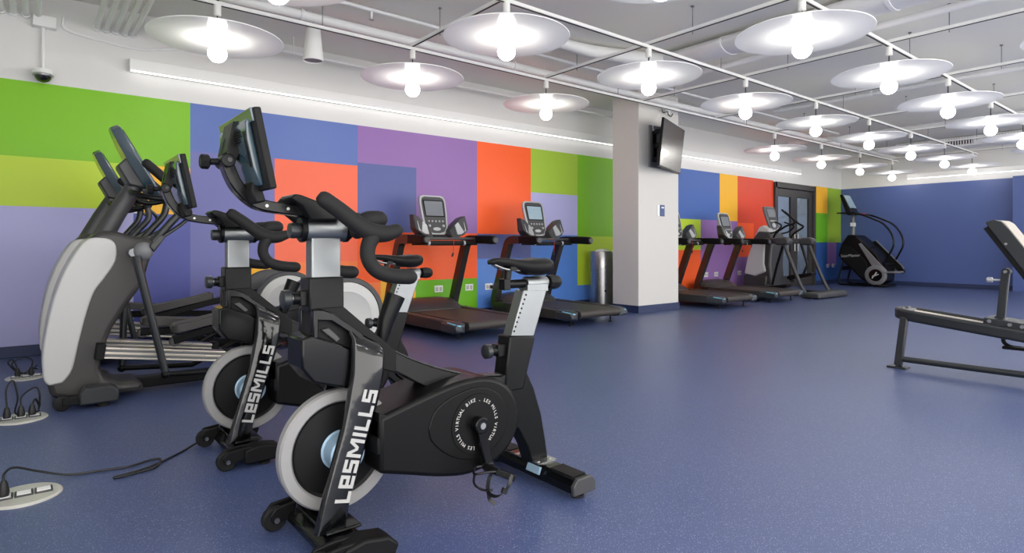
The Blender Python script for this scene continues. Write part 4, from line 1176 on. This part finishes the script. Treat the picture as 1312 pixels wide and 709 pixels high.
        for u, z0, z1, k in ((0.20, 0.035, 0.150, 1.0), (0.255, 0.040, 0.195, 1.0), (0.335, 0.085, 0.245, 0.93)):
            cx = s * u
            def yf(z, zlo, zhi, ylo, yhi): return ylo + (yhi - ylo) * (z - zlo) / (zhi - zlo)
            f = (u - 0.21) / 0.165
            f = max(0.0, min(1.0, f))
            zl, zh, yl = 0.0 + 0.10 * f, 0.17 + 0.105 * f, -0.145 + 0.035 * f
            ya, yb = yf(z0, zl, zh, yl, yl * 0.35), yf(z1, zl, zh, yl, yl * 0.35)
            rows.append([(cx, 1.15 + ya - 0.006, 1.09 + z0), (cx, 1.15 + ya + 0.02, 1.09 + z0), (cx, 1.15 + yb + 0.02, 1.09 + z1), (cx, 1.15 + yb - 0.006, 1.09 + z1)])
        mb.loft(rows); mb.build('pod_panel', M['silver'], pd, bevel=0.004)
    mb = MB(); mb.box((0, 1.155, 1.095), (0.20, 0.12, 0.06)); mb.build('console_neck', M['black_matte'], cs, bevel=0.01)
    mb = MB(); mb.tube([(0.07, 1.02, 1.08), (0.075, 0.93, 1.05), (0.08, 0.93, 0.98), (0.07, 0.935, 0.90)], 0.0035, n=6, smooth=4); sc_ = mb.build('safety_cord', M['red_cord'], t)
    mb = MB(); mb.box((0.07, 0.935, 0.880), (0.022, 0.012, 0.05), Matrix.Rotation(0.4, 3, 'Y')); mb.build('clip', M['black'], sc_, bevel=0.003)
    return t
YT = 5.13
tm = make_treadmill('screen_grey')
relabel(tm, 'treadmill with a dark grey screen, nearest the spin bikes', (3.90, YT, 0))
tm2 = make_treadmill('screen_blue')
relabel(tm2, 'treadmill with a pale blue screen, standing left of the white column', (5.55, YT, 0))
t3 = copy_tree(tm); relabel(t3, 'treadmill half hidden behind the white column', (8.78, YT, 0))
t4 = copy_tree(tm); relabel(t4, 'treadmill between the white column and the white fronted stride trainer', (10.38, YT, 0))

# ------------------------------------------------------------------ stride trainer (faces the wall, rear at y=0)
def make_amt():
    t = thing('stride_trainer', 'white and black stride trainer with two swinging legs in front of the glass door', 'cross trainer', (11.85, 4.98, 0))
    D = M['dark_brown']
    # rear foot and spine
    mb = MB()
    mb.prism([(0.0, 0.012), (0.0, 0.075), (0.05, 0.115), (0.30, 0.115), (0.36, 0.08), (0.36, 0.012)], -0.66, 0.56, axis='x')
    rf = mb.build('rear_foot', M['dark_plastic'], t, bevel=0.03, seg=4)
    mb = MB()
    for s in (-0.56, 0.46):
        mb.lathe([(0.03, 0), (0.03, 0.02)], (s, 0.12, 0), n=14)
    mb.build('floor_pads', M['rubber'], rf)
    mb = MB(); mb.box((0, 0.85, 0.07), (0.18, 1.2, 0.09)); mb.build('spine', M['black'], t, bevel=0.01)
    mb = MB(); mb.box((0, 1.62, 0.05), (0.66, 0.22, 0.08)); mb.build('front_foot', M['black'], t, bevel=0.02)
    # tower
    mb = MB(); mb.prism([(1.10, 0.09), (1.14, 0.60), (1.10, 1.12), (1.16, 1.26), (1.40, 1.28), (1.54, 1.10), (1.66, 0.55), (1.70, 0.09)], -0.27, 0.27, axis='x')
    mb.build('tower', M['dark_plastic'], t, bevel=0.04, seg=3)
    mb = MB(); mb.prism([(1.22, 0.46), (1.26, 0.62), (1.24, 1.02), (1.27, 1.06), (1.50, 1.04), (1.62, 0.72), (1.685, 0.40), (1.45, 0.36)], -0.305, 0.305, axis='x')
    mb.build('side_cover', M['light_grey'], t, bevel=0.03, seg=4)
    mb = MB(); mb.prism([(1.20, 1.16), (1.18, 1.32), (1.30, 1.40), (1.40, 1.36), (1.52, 1.13)], -0.24, 0.24, axis='x')
    mb.build('top_cover', M['light_grey'], t, bevel=0.03, seg=4)
    mb = MB(); mb.prism([(1.22, 0.07), (1.20, 0.38), (1.45, 0.34), (1.70, 0.38), (1.72, 0.07)], -0.30, 0.30, axis='x')
    mb.build('base_cover', D, t, bevel=0.03, seg=3)
    # pivot arms running back to the leg housings
    for s in (-1, 1):
        x = s * 0.50
        mb = MB(); mb.tube([(s * 0.27, 1.30, 1.06), (s * 0.42, 1.10, 1.075), (x, 0.85, 1.075)], 1.0, sq=(0.13, 0.11), ref=(0, 0, 1), smooth=3); mb.build('side_arm', M['dark_plastic'], t, bevel=0.02)
        mb = MB(); mb.prism([(0.62, 1.00), (0.60, 1.09), (0.68, 1.15), (0.86, 1.14), (0.92, 1.07), (0.86, 0.99)], x - 0.10, x + 0.10, axis='x'); mb.build('leg_housing', M['dark_plastic'], t, bevel=0.035, seg=3)
        mb = MB(); mb.tube([(x, 0.74, 1.02), (x, 0.50, 0.42), (x, 0.40, 0.20), (x, 0.34, 0.10)], 0.034, n=16, smooth=3); mb.build('rear_leg', M['dark_plastic'], t)
        ph = 0.12 if s > 0 else -0.16
        mb = MB(); mb.tube([(s * 0.36, 0.82, 1.02), (s * 0.34, 0.80 - ph, 0.60), (s * 0.34, 0.90 - ph, 0.30 + ph * 0.6)], 0.026, n=14); mb.build('pedal_link', M['black'], t)
        mb = MB(); mb.prism([(0.62 - ph, 0.30 + ph * 0.8), (0.62 - ph, 0.36 + ph * 0.8), (1.10 - ph, 0.28 + ph * 0.8), (1.13 - ph, 0.22 + ph * 0.8), (1.05 - ph, 0.19 + ph * 0.8)], s * 0.22 - 0.10, s * 0.22 + 0.10, axis='x'); pdl = mb.build('pedal', M['black_matte'], t, bevel=0.012)
        mb = MB(); mb.sphere((s * 0.24, 1.05 - ph, 0.24 + ph * 0.5), 0.07, 16, 10, (0.8, 1, 1)); mb.build('roller_cover', M['dark_plastic'], pdl)
        # swinging grips
        mb = MB(); mb.tube([(s * 0.34, 1.05, 1.08), (s * 0.36, 0.98, 1.22), (s * 0.36, 0.78, 1.36), (s * 0.35, 0.76 + ph, 1.44), (s * 0.34, 1.02 + ph, 1.68)], 0.019, n=12, smooth=5, round_end=True); mb.build('swing_handle', M['black_matte'], t)
        mb = MB(); mb.tube([(s * 0.22, 1.20, 1.22), (s * 0.25, 1.02, 1.27), (s * 0.25, 0.92, 1.38), (s * 0.19, 1.08, 1.46)], 0.016, n=12, smooth=5); mb.build('fixed_handle', M['black_matte'], t)
    # console
    B0 = Vector((0, 1.18, 1.30)); ax = Vector((0, 0.24, 0.95)).normalized(); nr = Vector((0, -ax.z, ax.y))
    def fr(u, v, d): return tuple(B0 + ax * v + Vector((u, 0, 0)) + nr * d)
    outl = [(-0.15, 0.05), (-0.19, 0.25), (-0.21, 0.44), (-0.19, 0.50), (0.19, 0.50), (0.21, 0.44), (0.19, 0.25), (0.15, 0.05), (0.08, 0.0), (-0.08, 0.0)]
    mb = MB(); mb.loft([[fr(u * 0.9, v, -0.06) for u, v in outl], [fr(u, v, -0.03) for u, v in outl], [fr(u, v, 0) for u, v in outl]]); cs = mb.build('console', M['grey_plastic'], t, bevel=0.008)
    mb = MB(); mb.loft([[fr(u * 0.88, 0.03 + v * 0.9, -0.004) for u, v in outl], [fr(u * 0.88, 0.03 + v * 0.9, 0.004) for u, v in outl]]); mb.build('console_face', M['dark_plastic'], cs)
    scr = [(-0.13, 0.27), (0.13, 0.27), (0.15, 0.44), (-0.15, 0.44)]
    mb = MB(); mb.loft([[fr(u, v, 0.002) for u, v in scr], [fr(u, v, 0.009) for u, v in scr]]); mb.build('screen', M['screen_grey'], cs)
    mb = MB()
    for k in range(4):
        mb.sphere(fr(-0.09 + 0.06 * k, 0.19, 0.005), 0.018, 10, 6)
    rg = [(0.07 * math.cos(a * PI / 8), 0.10 + 0.05 * math.sin(a * PI / 8)) for a in range(16)]
    mb.loft([[fr(u, v, 0.002) for u, v in rg], [fr(u, v, 0.008) for u, v in rg]])
    mb.build('buttons', M['silver'], cs)
    return t
make_amt()

# ------------------------------------------------------------------ stair climber (side towards the camera, front to the mural wall)
def make_stair():
    OX, OY = 15.9, 5.85
    t = thing('stair_climber', 'black stair climber in the corner by the navy wall', 'stair climber', (OX, OY, 0))
    O = (OX, OY, 0)
    XA, XB = 15.58, 16.22      # near and far faces
    def side(name, pts, a, b, m, par=t, bev=0.01, seg=2):
        mb = MB(O); mb.prism(pts, a, b, axis='x'); return mb.build(name, M[m], par, bevel=bev, seg=seg)
    body = [(6.50, 0.74), (6.42, 1.02), (6.27, 1.245), (6.12, 1.235), (5.90, 1.05), (5.62, 0.78), (5.45, 0.42), (5.46, 0.14), (5.60, 0.06), (5.78, 0.07), (5.95, 0.16), (6.20, 0.42), (6.40, 0.60)]
    b = side('body', body, XA, XB, 'black', bev=0.03, seg=3)
    # raised flank panel with the wordmark
    flank = [(6.47, 0.74), (6.40, 0.98), (6.18, 0.96), (5.86, 0.62), (5.80, 0.36), (5.90, 0.20), (6.05, 0.33), (6.24, 0.52), (6.40, 0.63)]
    side('flank_panel', flank, XA - 0.012, XA + 0.01, 'black_matte', b, 0.008)
    band = [(6.02, 1.02), (5.96, 1.045), (5.52, 0.52), (5.40, 0.40), (5.44, 0.30), (5.58, 0.36), (5.70, 0.46), (5.85, 0.72)]
    side('silver_band', band, XA - 0.020, XA + 0.01, 'grey_plastic', b, 0.010)
    side('silver_band', band, XB - 0.01, XB + 0.020, 'grey_plastic', b, 0.010)
    mb = MB(O); mb.lathe([(0.235, XA + 0.02), (0.235, XA - 0.022), (0.215, XA - 0.034), (0.15, XA - 0.034), (0.145, XA - 0.026)], (0, 5.64, 0.28), axis='x', n=48); wc = mb.build('wheel_cover', M['grey_plastic'], t)
    mb = MB(O); mb.lathe([(0.143, XA - 0.02), (0.140, XA - 0.036), (0.02, XA - 0.040)], (0, 5.64, 0.28), axis='x', n=40); hb = mb.build('hub_cap', M['black_gloss'], wc)
    # slanted emblem: two overlapping strokes
    mb = MB(O)
    for q in ([(5.70, 0.20), (5.72, 0.215), (5.62, 0.36), (5.595, 0.355)], [(5.665, 0.25), (5.675, 0.275), (5.57, 0.32), (5.565, 0.30)], [(5.71, 0.265), (5.715, 0.245), (5.65, 0.28), (5.655, 0.295)]):
        mb.prism(q, XA - 0.0425, XA - 0.036, axis='x')
    mb.build('emblem', M['light_grey'], hb)
    mx = Matrix(((0, 0, -1, XA - 0.0135), (-0.995, 0.06, 0, 6.20), (0.06, 0.995, 0, 0.735), (0, 0, 0, 1)))
    wm = text_mesh('wordmark', [('StairMaster', 0.096, mx)], M['letter'], b, off=O, extrude=0.002)
    wm['label'] = 'white word StairMaster'
    # rear deck rail and steps
    side('step_rail', [(5.92, 1.08), (5.86, 1.10), (5.30, 0.50), (5.22, 0.36), (5.30, 0.30), (5.42, 0.42)], XB - 0.06, XB + 0.03, 'black', t, 0.012)
    side('rail_edge', [(5.88, 1.105), (5.86, 1.115), (5.27, 0.47), (5.25, 0.42), (5.29, 0.44)], XB - 0.05, XB + 0.035, 'grey_plastic', t, 0.004)
    for k in range(4):
        y = 5.86 - k * 0.155; z = 0.93 - k * 0.195
        mb = MB(O); mb.box(((XA + XB) / 2, y, z), (XB - XA - 0.12, 0.20, 0.035)); mb.build('step', M['black_matte'], t, bevel=0.004)
    side('side_step', [(5.48, 0.335), (5.48, 0.375), (5.10, 0.395), (5.09, 0.36), (5.12, 0.345)], XA - 0.05, XA + 0.12, 'grey_plastic', t, 0.008)
    # frame feet
    mb = MB(O)
    mb.tube([(XA + 0.05, 6.38, 0.60), (XA + 0.03, 6.50, 0.16), (XA + 0.03, 6.48, 0.045), (XA + 0.03, 6.30, 0.025), (XA + 0.03, 5.85, 0.025), (XA + 0.03, 5.76, 0.08)], 0.021, n=12, smooth=5)
    mb.build('frame_foot', M['black'], t)
    mb = MB(O)
    mb.tube([(XB - 0.05, 6.38, 0.60), (XB - 0.03, 6.50, 0.16), (XB - 0.03, 6.48, 0.045), (XB - 0.03, 6.30, 0.025), (XB - 0.03, 5.85, 0.025), (XB - 0.03, 5.76, 0.08)], 0.021, n=12, smooth=5)
    mb.build('frame_foot', M['black'], t)
    mb = MB(O)
    mb.box(((XA + XB) / 2, 6.43, 0.42), (XB - XA - 0.1, 0.04, 0.10)); mb.box(((XA + XB) / 2, 6.30, 0.025), (XB - XA - 0.06, 0.05, 0.04))
    mb.build('cross_frame', M['black'], t, bevel=0.006)
    mb = MB(O); mb.box(((XA + XB) / 2, 5.55, 0.035), (XB - XA + 0.10, 0.22, 0.05)); mb.build('rear_foot', M['black_matte'], t, bevel=0.01)
    # mast and console
    mb = MB(O); mb.tube([(15.9, 6.27, 1.2), (15.9, 6.27, 1.82)], 0.042, n=18); ms = mb.build('mast', M['grey_plastic'], t)
    mb = MB(O); mb.box((15.9, 6.27, 1.5), (0.092, 0.092, 0.09)); mb.build('mast_label', M['white_plastic'], ms)
    side('console', [(6.50, 2.24), (6.44, 2.25), (6.22, 1.80), (6.25, 1.72), (6.34, 1.74), (6.46, 2.10)], 15.68, 16.12, 'black', t, 0.02)
    mb = MB(O)
    A, Bq = Vector((0, 6.425, 2.225)), Vector((0, 6.27, 1.905))
    mb.prism([(A.y, A.z), (Bq.y, Bq.z), (Bq.y - 0.012, Bq.z + 0.006), (A.y - 0.012, A.z + 0.006)], 15.72, 16.08, axis='x'); mb.build('screen', M['screen_blue'], t)
    side('console_tray', [(6.56, 1.775), (6.56, 1.80), (6.20, 1.80), (5.96, 1.735), (5.96, 1.70), (6.20, 1.755)], 15.66, 16.14, 'black_matte', t, 0.008)
    mb = MB(O); mb.box((15.9, 6.03, 1.755), (0.16, 0.05, 0.02)); mb.build('stop_key', M['red_cord'], t, bevel=0.004)
    # curved hand rails
    for x in (XA + 0.02, XB - 0.02):
        mb = MB(O); mb.tube([(15.9 + (x - 15.9) * 0.7, 6.15, 1.76), (x, 5.98, 1.73), (x, 5.72, 1.62), (x, 5.50, 1.50), (x, 5.33, 1.28), (x, 5.27, 1.02), (x, 5.36, 0.78), (x, 5.48, 0.56)], 0.021, n=14, smooth=6)
        mb.build('hand_rail', M['black_gloss'], t)
    return t
make_stair()

# ------------------------------------------------------------------ adjustable bench at the right edge
def make_bench():
    t = thing('weight_bench', 'charcoal sliding bench with a raised back pad, cut by the right edge', 'weight bench', (5.65, 1.2, 0))
    O = (5.65, 1.2, 0)
    F = M['bench_frame']
    def zr(y): return 0.345 + (y - 1.03) * 0.115
    # U shaped rail: near side, rounded end, far side
    x0, x1 = 5.52, 5.80
    path = [(x0, 0.2, zr(0.2)), (x0, 1.0, zr(1.0)), (x0, 1.72, zr(1.72)), (x0 + 0.01, 1.775, zr(1.775)), (x0 + 0.035, 1.825, zr(1.825)), (x0 + 0.075, 1.858, zr(1.858)), (5.66, 1.87, zr(1.87)), (x1 - 0.075, 1.858, zr(1.858)), (x1 - 0.035, 1.825, zr(1.825)), (x1 - 0.01, 1.775, zr(1.775)), (x1, 1.72, zr(1.72)), (x1, 1.0, zr(1.0)), (x1, 0.2, zr(0.2))]
    mb = MB(O); mb.tube(path, 1.0, sq=(0.045, 0.090), ref=(0, 0, 1)); mb.build('rail_frame', F, t, bevel=0.02, seg=4, angle=60)
    for x in (5.60, 5.72):
        mb = MB(O); mb.tube([(x, 1.80, zr(1.80) + 0.015), (x, 0.25, zr(0.25) + 0.015)], 0.016, n=14); mb.build('guide_rod', M['alu_warm'], t)
    mb = MB(O); mb.box((5.66, 1.80, zr(1.8) + 0.01), (0.20, 0.05, 0.06)); mb.sphere((5.60, 1.82, zr(1.82) + 0.040), 0.014, 12, 8); mb.sphere((5.72, 1.82, zr(1.82) + 0.040), 0.014, 12, 8); mb.build('rod_block', M['grey_plastic'], t, bevel=0.006)
    # legs
    mb = MB(O); mb.tube([(5.53, 1.79, zr(1.8) - 0.02), (5.50, 1.825, 0.02)], 1.0, sq=(0.046, 0.056), ref=(0, 1, 0)); lg = mb.build('leg', F, t, bevel=0.008)
    mb = MB(O); mb.box((5.50, 1.825, 0.008), (0.10, 0.14, 0.016)); mb.build('foot_plate', F, lg, bevel=0.003)
    mb = MB(O); mb.tube([(5.52, 0.30, zr(0.3) - 0.02), (5.50, 0.30, 0.02)], 1.0, sq=(0.05, 0.07), ref=(0, 1, 0)); lg = mb.build('leg', F, t, bevel=0.008)
    mb = MB(O); mb.box((5.50, 0.30, 0.008), (0.10, 0.14, 0.016)); mb.build('foot_plate', F, lg, bevel=0.003)
    mb = MB(O); mb.tube([(5.505, 1.80, 0.075), (5.505, 0.32, 0.075)], 0.024, n=18); mb.build('floor_bar', F, t)
    mb = MB(O); mb.tube([(5.80, 0.60, zr(0.6)), (5.82, 0.60, 0.02)], 1.0, sq=(0.05, 0.07), ref=(0, 1, 0)); lg = mb.build('leg', F, t, bevel=0.008)
    mb = MB(O); mb.box((5.82, 0.60, 0.008), (0.10, 0.14, 0.016)); mb.build('foot_plate', F, lg, bevel=0.003)
    # stirrup under the rail
    mb = MB(O); mb.tube([(5.74, 1.19, zr(1.19) - 0.03), (5.74, 1.20, 0.27), (5.74, 1.16, 0.235), (5.74, 1.09, 0.230)], 0.014, n=10, smooth=4); mb.box((5.74, 1.13, 0.228), (0.10, 0.14, 0.022)); mb.build('stirrup', M['black_matte'], t, bevel=0.006)
    # carriage
    mb = MB(O); mb.box((5.66, 0.86, zr(0.86) + 0.062), (0.26, 0.84, 0.05), Matrix.Rotation(math.atan(0.115), 3, 'X')); cg = mb.build('carriage', F, t, bevel=0.008)
    mb = MB(O)
    for y in (1.24, 1.12, 1.05):
        mb.lathe([(0.013, 5.522), (0.013, 5.53)], (0, y, zr(y) + 0.065), axis='x', n=14)
    mb.build('bolts', M['steel'], cg)
    # support post with pull pin
    mb = MB(O); mb.tube([(5.66, 1.20, zr(1.2) + 0.07), (5.66, 1.17, 0.80)], 1.0, sq=(0.048, 0.050), ref=(0, 1, 0)); po = mb.build('support_post', F, t, bevel=0.006)
    for yy, zz, rr in ((1.205, zr(1.2) + 0.075, 0.032), (1.165, 0.80, 0.026)):
        mb = MB(O); mb.lathe([(rr, 5.625), (rr, 5.695)], (0, yy, zz), axis='x', n=20); mb.build('hinge', F, po)
    mb = MB(O); mb.lathe([(0.012, 5.618), (0.012, 5.702)], (0, 1.205, zr(1.2) + 0.075), axis='x', n=12); mb.lathe([(0.012, 5.618), (0.012, 5.702)], (0, 1.165, 0.80), axis='x', n=12); mb.build('hinge_bolt', M['steel'], po)
    mb = MB(O); mb.lathe([(0.008, 1.20), (0.008, 1.245), (0.020, 1.25), (0.022, 1.275), (0.014, 1.285)], (5.66, 0, 0.735), axis='y', n=18); mb.build('pull_pin', M['silver'], po)
    # back pad
    A = Vector((5.66, 1.262, 1.165)); Bp = Vector((5.66, 0.72, 0.30))
    d = (Bp - A).normalized(); nr = Vector((0, -d.z, d.y)) * -1
    if nr.y > 0:
        nr = -nr
    def pt(s, n, x): return tuple(A + d * s + nr * n + Vector((x, 0, 0)))
    L = (Bp - A).length
    W = 0.15
    mb = MB(O); mb.loft([[pt(0.03, 0.0, -W + 0.02), pt(0.03, 0.0, W - 0.02), pt(0.03, -0.035, W - 0.02), pt(0.03, -0.035, -W + 0.02)], [pt(L, 0, -W + 0.02), pt(L, 0, W - 0.02), pt(L, -0.035, W - 0.02), pt(L, -0.035, -W + 0.02)]]); bb = mb.build('pad_board', M['black_matte'], t, bevel=0.004)
    prof = [(0.0, 0.012), (0.012, 0.055), (0.05, 0.085), (0.12, 0.092), (L, 0.092), (L, 0.0), (0.03, 0.0), (0.005, 0.003)]
    mb = MB(O); mb.loft([[pt(s, n, -W) for s, n in prof], [pt(s, n, W) for s, n in prof]]); pd = mb.build('back_pad', M['bench_frame'], t, bevel=0.02, seg=4)
    mb = MB(O); mb.loft([[pt(0.03, 0.080, -W + 0.02), pt(0.03, 0.080, W - 0.02), pt(0.07, 0.096, W - 0.02), pt(0.07, 0.096, -W + 0.02)], [pt(L, 0.080, -W + 0.02), pt(L, 0.080, W - 0.02), pt(L, 0.097, W - 0.02), pt(L, 0.097, -W + 0.02)]]); mb.build('pad_top', M['vinyl'], pd, bevel=0.006)
    mb = MB(O)
    for s in (0.2, 0.45, 0.7):
        q = pt(s, 0.02, -W)
        mb.lathe([(0.009, q[0] - 0.004), (0.009, q[0] + 0.004)], (0, q[1], q[2]), axis='x', n=12)
    mb.build('pad_screws', M['steel'], pd)
    return t
make_bench()

# ------------------------------------------------------------------ bin, tv, plates, outlets
t = thing('waste_bin', 'tall round brushed steel bin between the treadmill and the column', 'waste bin', (7.20, 6.62, 0))
O = (7.20, 6.62, 0)
mb = MB(O); mb.lathe([(0.205, 0.0), (0.205, 0.03)], (7.20, 6.62, 0), n=48); mb.build('base_ring', M['black_matte'], t)
mb = MB(O); mb.lathe([(0.20, 0.03), (0.20, 0.62)], (7.20, 6.62, 0), n=56); mb.build('lower_body', M['steel'], t)
mb = MB(O); mb.lathe([(0.203, 0.622), (0.203, 0.885), (0.196, 0.897), (0.14, 0.897), (0.135, 0.88)], (7.20, 6.62, 0), n=56); mb.build('upper_body', M['steel'], t)
mb = MB(O); mb.lathe([(0.138, 0.885), (0.13, 0.890), (0.01, 0.890)], (7.20, 6.62, 0), n=40); mb.build('lid', M['dark_plastic'], t)
mb = MB(O); mb.sphere((7.20, 6.62, 0.895), 0.12, 20, 10, (1, 1, 0.35)); mb.build('bag_top', M['white_plastic'], t)
mb = MB(O); mb.box((7.09, 6.452, 0.27), (0.028, 0.016, 0.032), Matrix.Rotation(-0.58, 3, 'Z')); mb.build('lock', M['black'], t)

t = thing('television', 'large black wall tv tilted forward on the front of the white column', 'television', (7.45, CY0, 2.5))
O = (7.45, CY0, 2.5)
mb = MB(O); mb.box((7.26, CY0 - 0.012, 2.46), (0.26, 0.024, 0.62)); mb.build('wall_plate', M['grey_plastic'], t, bevel=0.003)
mb = MB(O)
mb.box((7.22, CY0 - 0.035, 2.46), (0.07, 0.03, 0.46)); mb.build('mount_column', M['black'], t, bevel=0.004)
for z in (2.66, 2.46, 2.26):
    mb = MB(O); mb.tube([(7.22, CY0 - 0.04, z), (7.16, CY0 - 0.13, z), (7.19, CY0 - 0.26, z)], 1.0, sq=(0.05, 0.06), ref=(0, 0, 1)); mb.build('mount_arm', M['black'], t, bevel=0.004)
# screen panel swung out on its arm and leaning forward
TVC = Vector((7.385, 5.415, 2.44))
R = Matrix.Rotation(math.radians(21), 3, 'Z') @ Matrix.Rotation(math.radians(6), 3, 'X')
def tv(x, y, z): return TVC + R @ Vector((x, y, z))
mb = MB(O); mb.box(tuple(tv(0, 0, 0)), (1.13, 0.035, 0.68), R); pn = mb.build('panel', M['black'], t, bevel=0.004)
mb = MB(O); mb.box(tuple(tv(0, -0.018, 0.004)), (1.11, 0.003, 0.65), R); mb.build('screen', M['tv_glass'], pn)
mb = MB(O); mb.box(tuple(tv(-0.1, 0.028, -0.02)), (0.5, 0.03, 0.36), R); mb.build('rear_housing', M['black_matte'], pn, bevel=0.01)
mb = MB(O); mb.tube([(7.22, CY0 - 0.03, 2.62), (7.16, CY0 - 0.06, 2.78), (7.26, CY0 - 0.08, 2.90), (7.34, CY0 - 0.04, 2.95)], 0.007, n=8, smooth=6); mb.build('tv_cable', M['white_plastic'], t)
t = thing('cable_hook', 'small bracket with bunched cables at the top of the column above the tv', 'bracket', (7.55, CY0, 3.0))
O = (7.55, CY0, 3.0)
mb = MB(O); mb.box((7.55, CY0 - 0.02, 3.02), (0.12, 0.04, 0.06)); mb.build('box', M['white_plastic'], t, bevel=0.005)
mb = MB(O); mb.tube([(7.42, CY0 - 0.02, 3.04), (7.40, CY0 - 0.06, 2.98), (7.48, CY0 - 0.08, 3.0), (7.52, CY0 - 0.06, 2.97), (7.60, CY0 - 0.05, 2.95), (7.66, CY0 - 0.04, 3.0)], 0.008, n=8, smooth=5); mb.build('cable', M['dark_plastic'], t)

t = thing('wall_sensor', 'small blue rectangular plate on the front of the white column', 'wall plate', (7.42, CY0, 1.515))
O = (7.42, CY0, 1.515)
mb = MB(O); mb.box((7.445, CY0 - 0.008, 1.515), (0.10, 0.016, 0.17)); mb.build('plate', M['blue_plate'], t, bevel=0.003)
mb = MB(O); mb.box((7.355, CY0 - 0.006, 1.515), (0.055, 0.012, 0.165)); mb.build('side_plate', M['white_plastic'], t, bevel=0.002)
mb = MB(O); mb.box((7.445, CY0 - 0.0165, 1.56), (0.06, 0.002, 0.02)); mb.build('mark', M['white_plastic'], t)

def wall_outlet(x, z, label, plugged=False):
    t = thing('wall_outlet', label, 'wall outlet', (x, YW, z), 0, 'white outlets on the mural wall')
    mb = MB(); mb.box((0, -0.005, 0), (0.130, 0.010, 0.090)); mb.build('cover_plate', M['white_plastic'], t, bevel=0.003)
    for s in (-1, 1):
        mb = MB(); mb.box((s * 0.030, -0.0115, 0), (0.042, 0.004, 0.058)); so = mb.build('socket', M['light_grey'], t, bevel=0.001)
        mb = MB()
        for q in (-1, 1):
            mb.box((s * 0.030 + q * 0.007, -0.014, 0.010), (0.003, 0.002, 0.011)); mb.box((s * 0.030 + q * 0.007, -0.014, -0.015), (0.003, 0.002, 0.011))
        mb.build('slots', M['dark_plastic'], so)
    return t
wall_outlet(4.30, 0.405, 'white wall outlet low on the yellow block behind the nearest treadmill')
wall_outlet(4.80, 0.405, 'white wall outlet on the green block between the first two treadmills')
wall_outlet(5.14, 0.400, 'white wall outlet with a black plug on the blue block between the first two treadmills')
wall_outlet(10.56, 0.40, 'white wall outlet on the purple block right of the column, left of a close pair')
wall_outlet(10.92, 0.40, 'white wall outlet on the purple block right of the column, right of a close pair')
wall_outlet(11.80, 0.40, 'white wall outlet on the purple block left of the stride trainer')
wall_outlet(15.99, 0.46, 'white wall outlet in the corner behind the stair climber, left of a pair')
wall_outlet(16.30, 0.46, 'white wall outlet in the corner behind the stair climber, right of a pair')
t = thing('treadmill_plug', 'black plug and cord from the wall outlet to the treadmill left of the column', 'power cable', (5.20, YW - 0.03, 0.40))
O = (5.20, YW - 0.03, 0.40)
mb = MB(O); mb.box((5.19, YW - 0.035, 0.395), (0.06, 0.045, 0.05)); mb.box((5.255, YW - 0.04, 0.395), (0.05, 0.03, 0.03)); mb.build('plug', M['cable'], t, bevel=0.006)
mb = MB(O); mb.tube([(5.24, YW - 0.05, 0.39), (5.26, YW - 0.06, 0.27), (5.30, YW - 0.07, 0.17), (5.36, YW - 0.06, 0.09), (5.40, YW - 0.12, 0.06)], 0.011, n=8, smooth=5); mb.build('cord', M['cable'], t)

# ------------------------------------------------------------------ camera, light, output
cam = bpy.data.cameras.new('camera')
co = bpy.data.objects.new('camera', cam); COL.objects.link(co)
F, YAW, HYV = 768.445, 0.892633, 313.83
cam.sensor_fit = 'HORIZONTAL'; cam.sensor_width = 36.0
cam.lens = F / 1312 * 36.0
cam.shift_x = 0.0
cam.shift_y = -(354.5 - HYV) / 1312.0
cam.clip_start = 0.05; cam.clip_end = 200
co.location = (0, 0, 1.0)
co.rotation_euler = (PI / 2, 0, YAW - PI / 2)
SC.camera = co

w = bpy.data.worlds.new('daylight'); SC.world = w
w.use_nodes = True
bg = w.node_tree.nodes['Background']
bg.inputs['Color'].default_value = (1.0, 0.98, 0.95, 1)
bg.inputs['Strength'].default_value = 3.4

SC.view_settings.view_transform = 'Standard'
SC.view_settings.look = 'None'
SC.view_settings.exposure = 0.3
SC.view_settings.gamma = 1.0
SC.view_settings.use_curve_mapping = False
SC.cycles.use_denoising = True
SC.cycles.max_bounces = 8
SC.cycles.diffuse_bounces = 5
SC.cycles.glossy_bounces = 4
SC.cycles.transmission_bounces = 6
SC.cycles.caustics_reflective = False
SC.cycles.caustics_refractive = False
SC.cycles.sample_clamp_indirect = 6.0
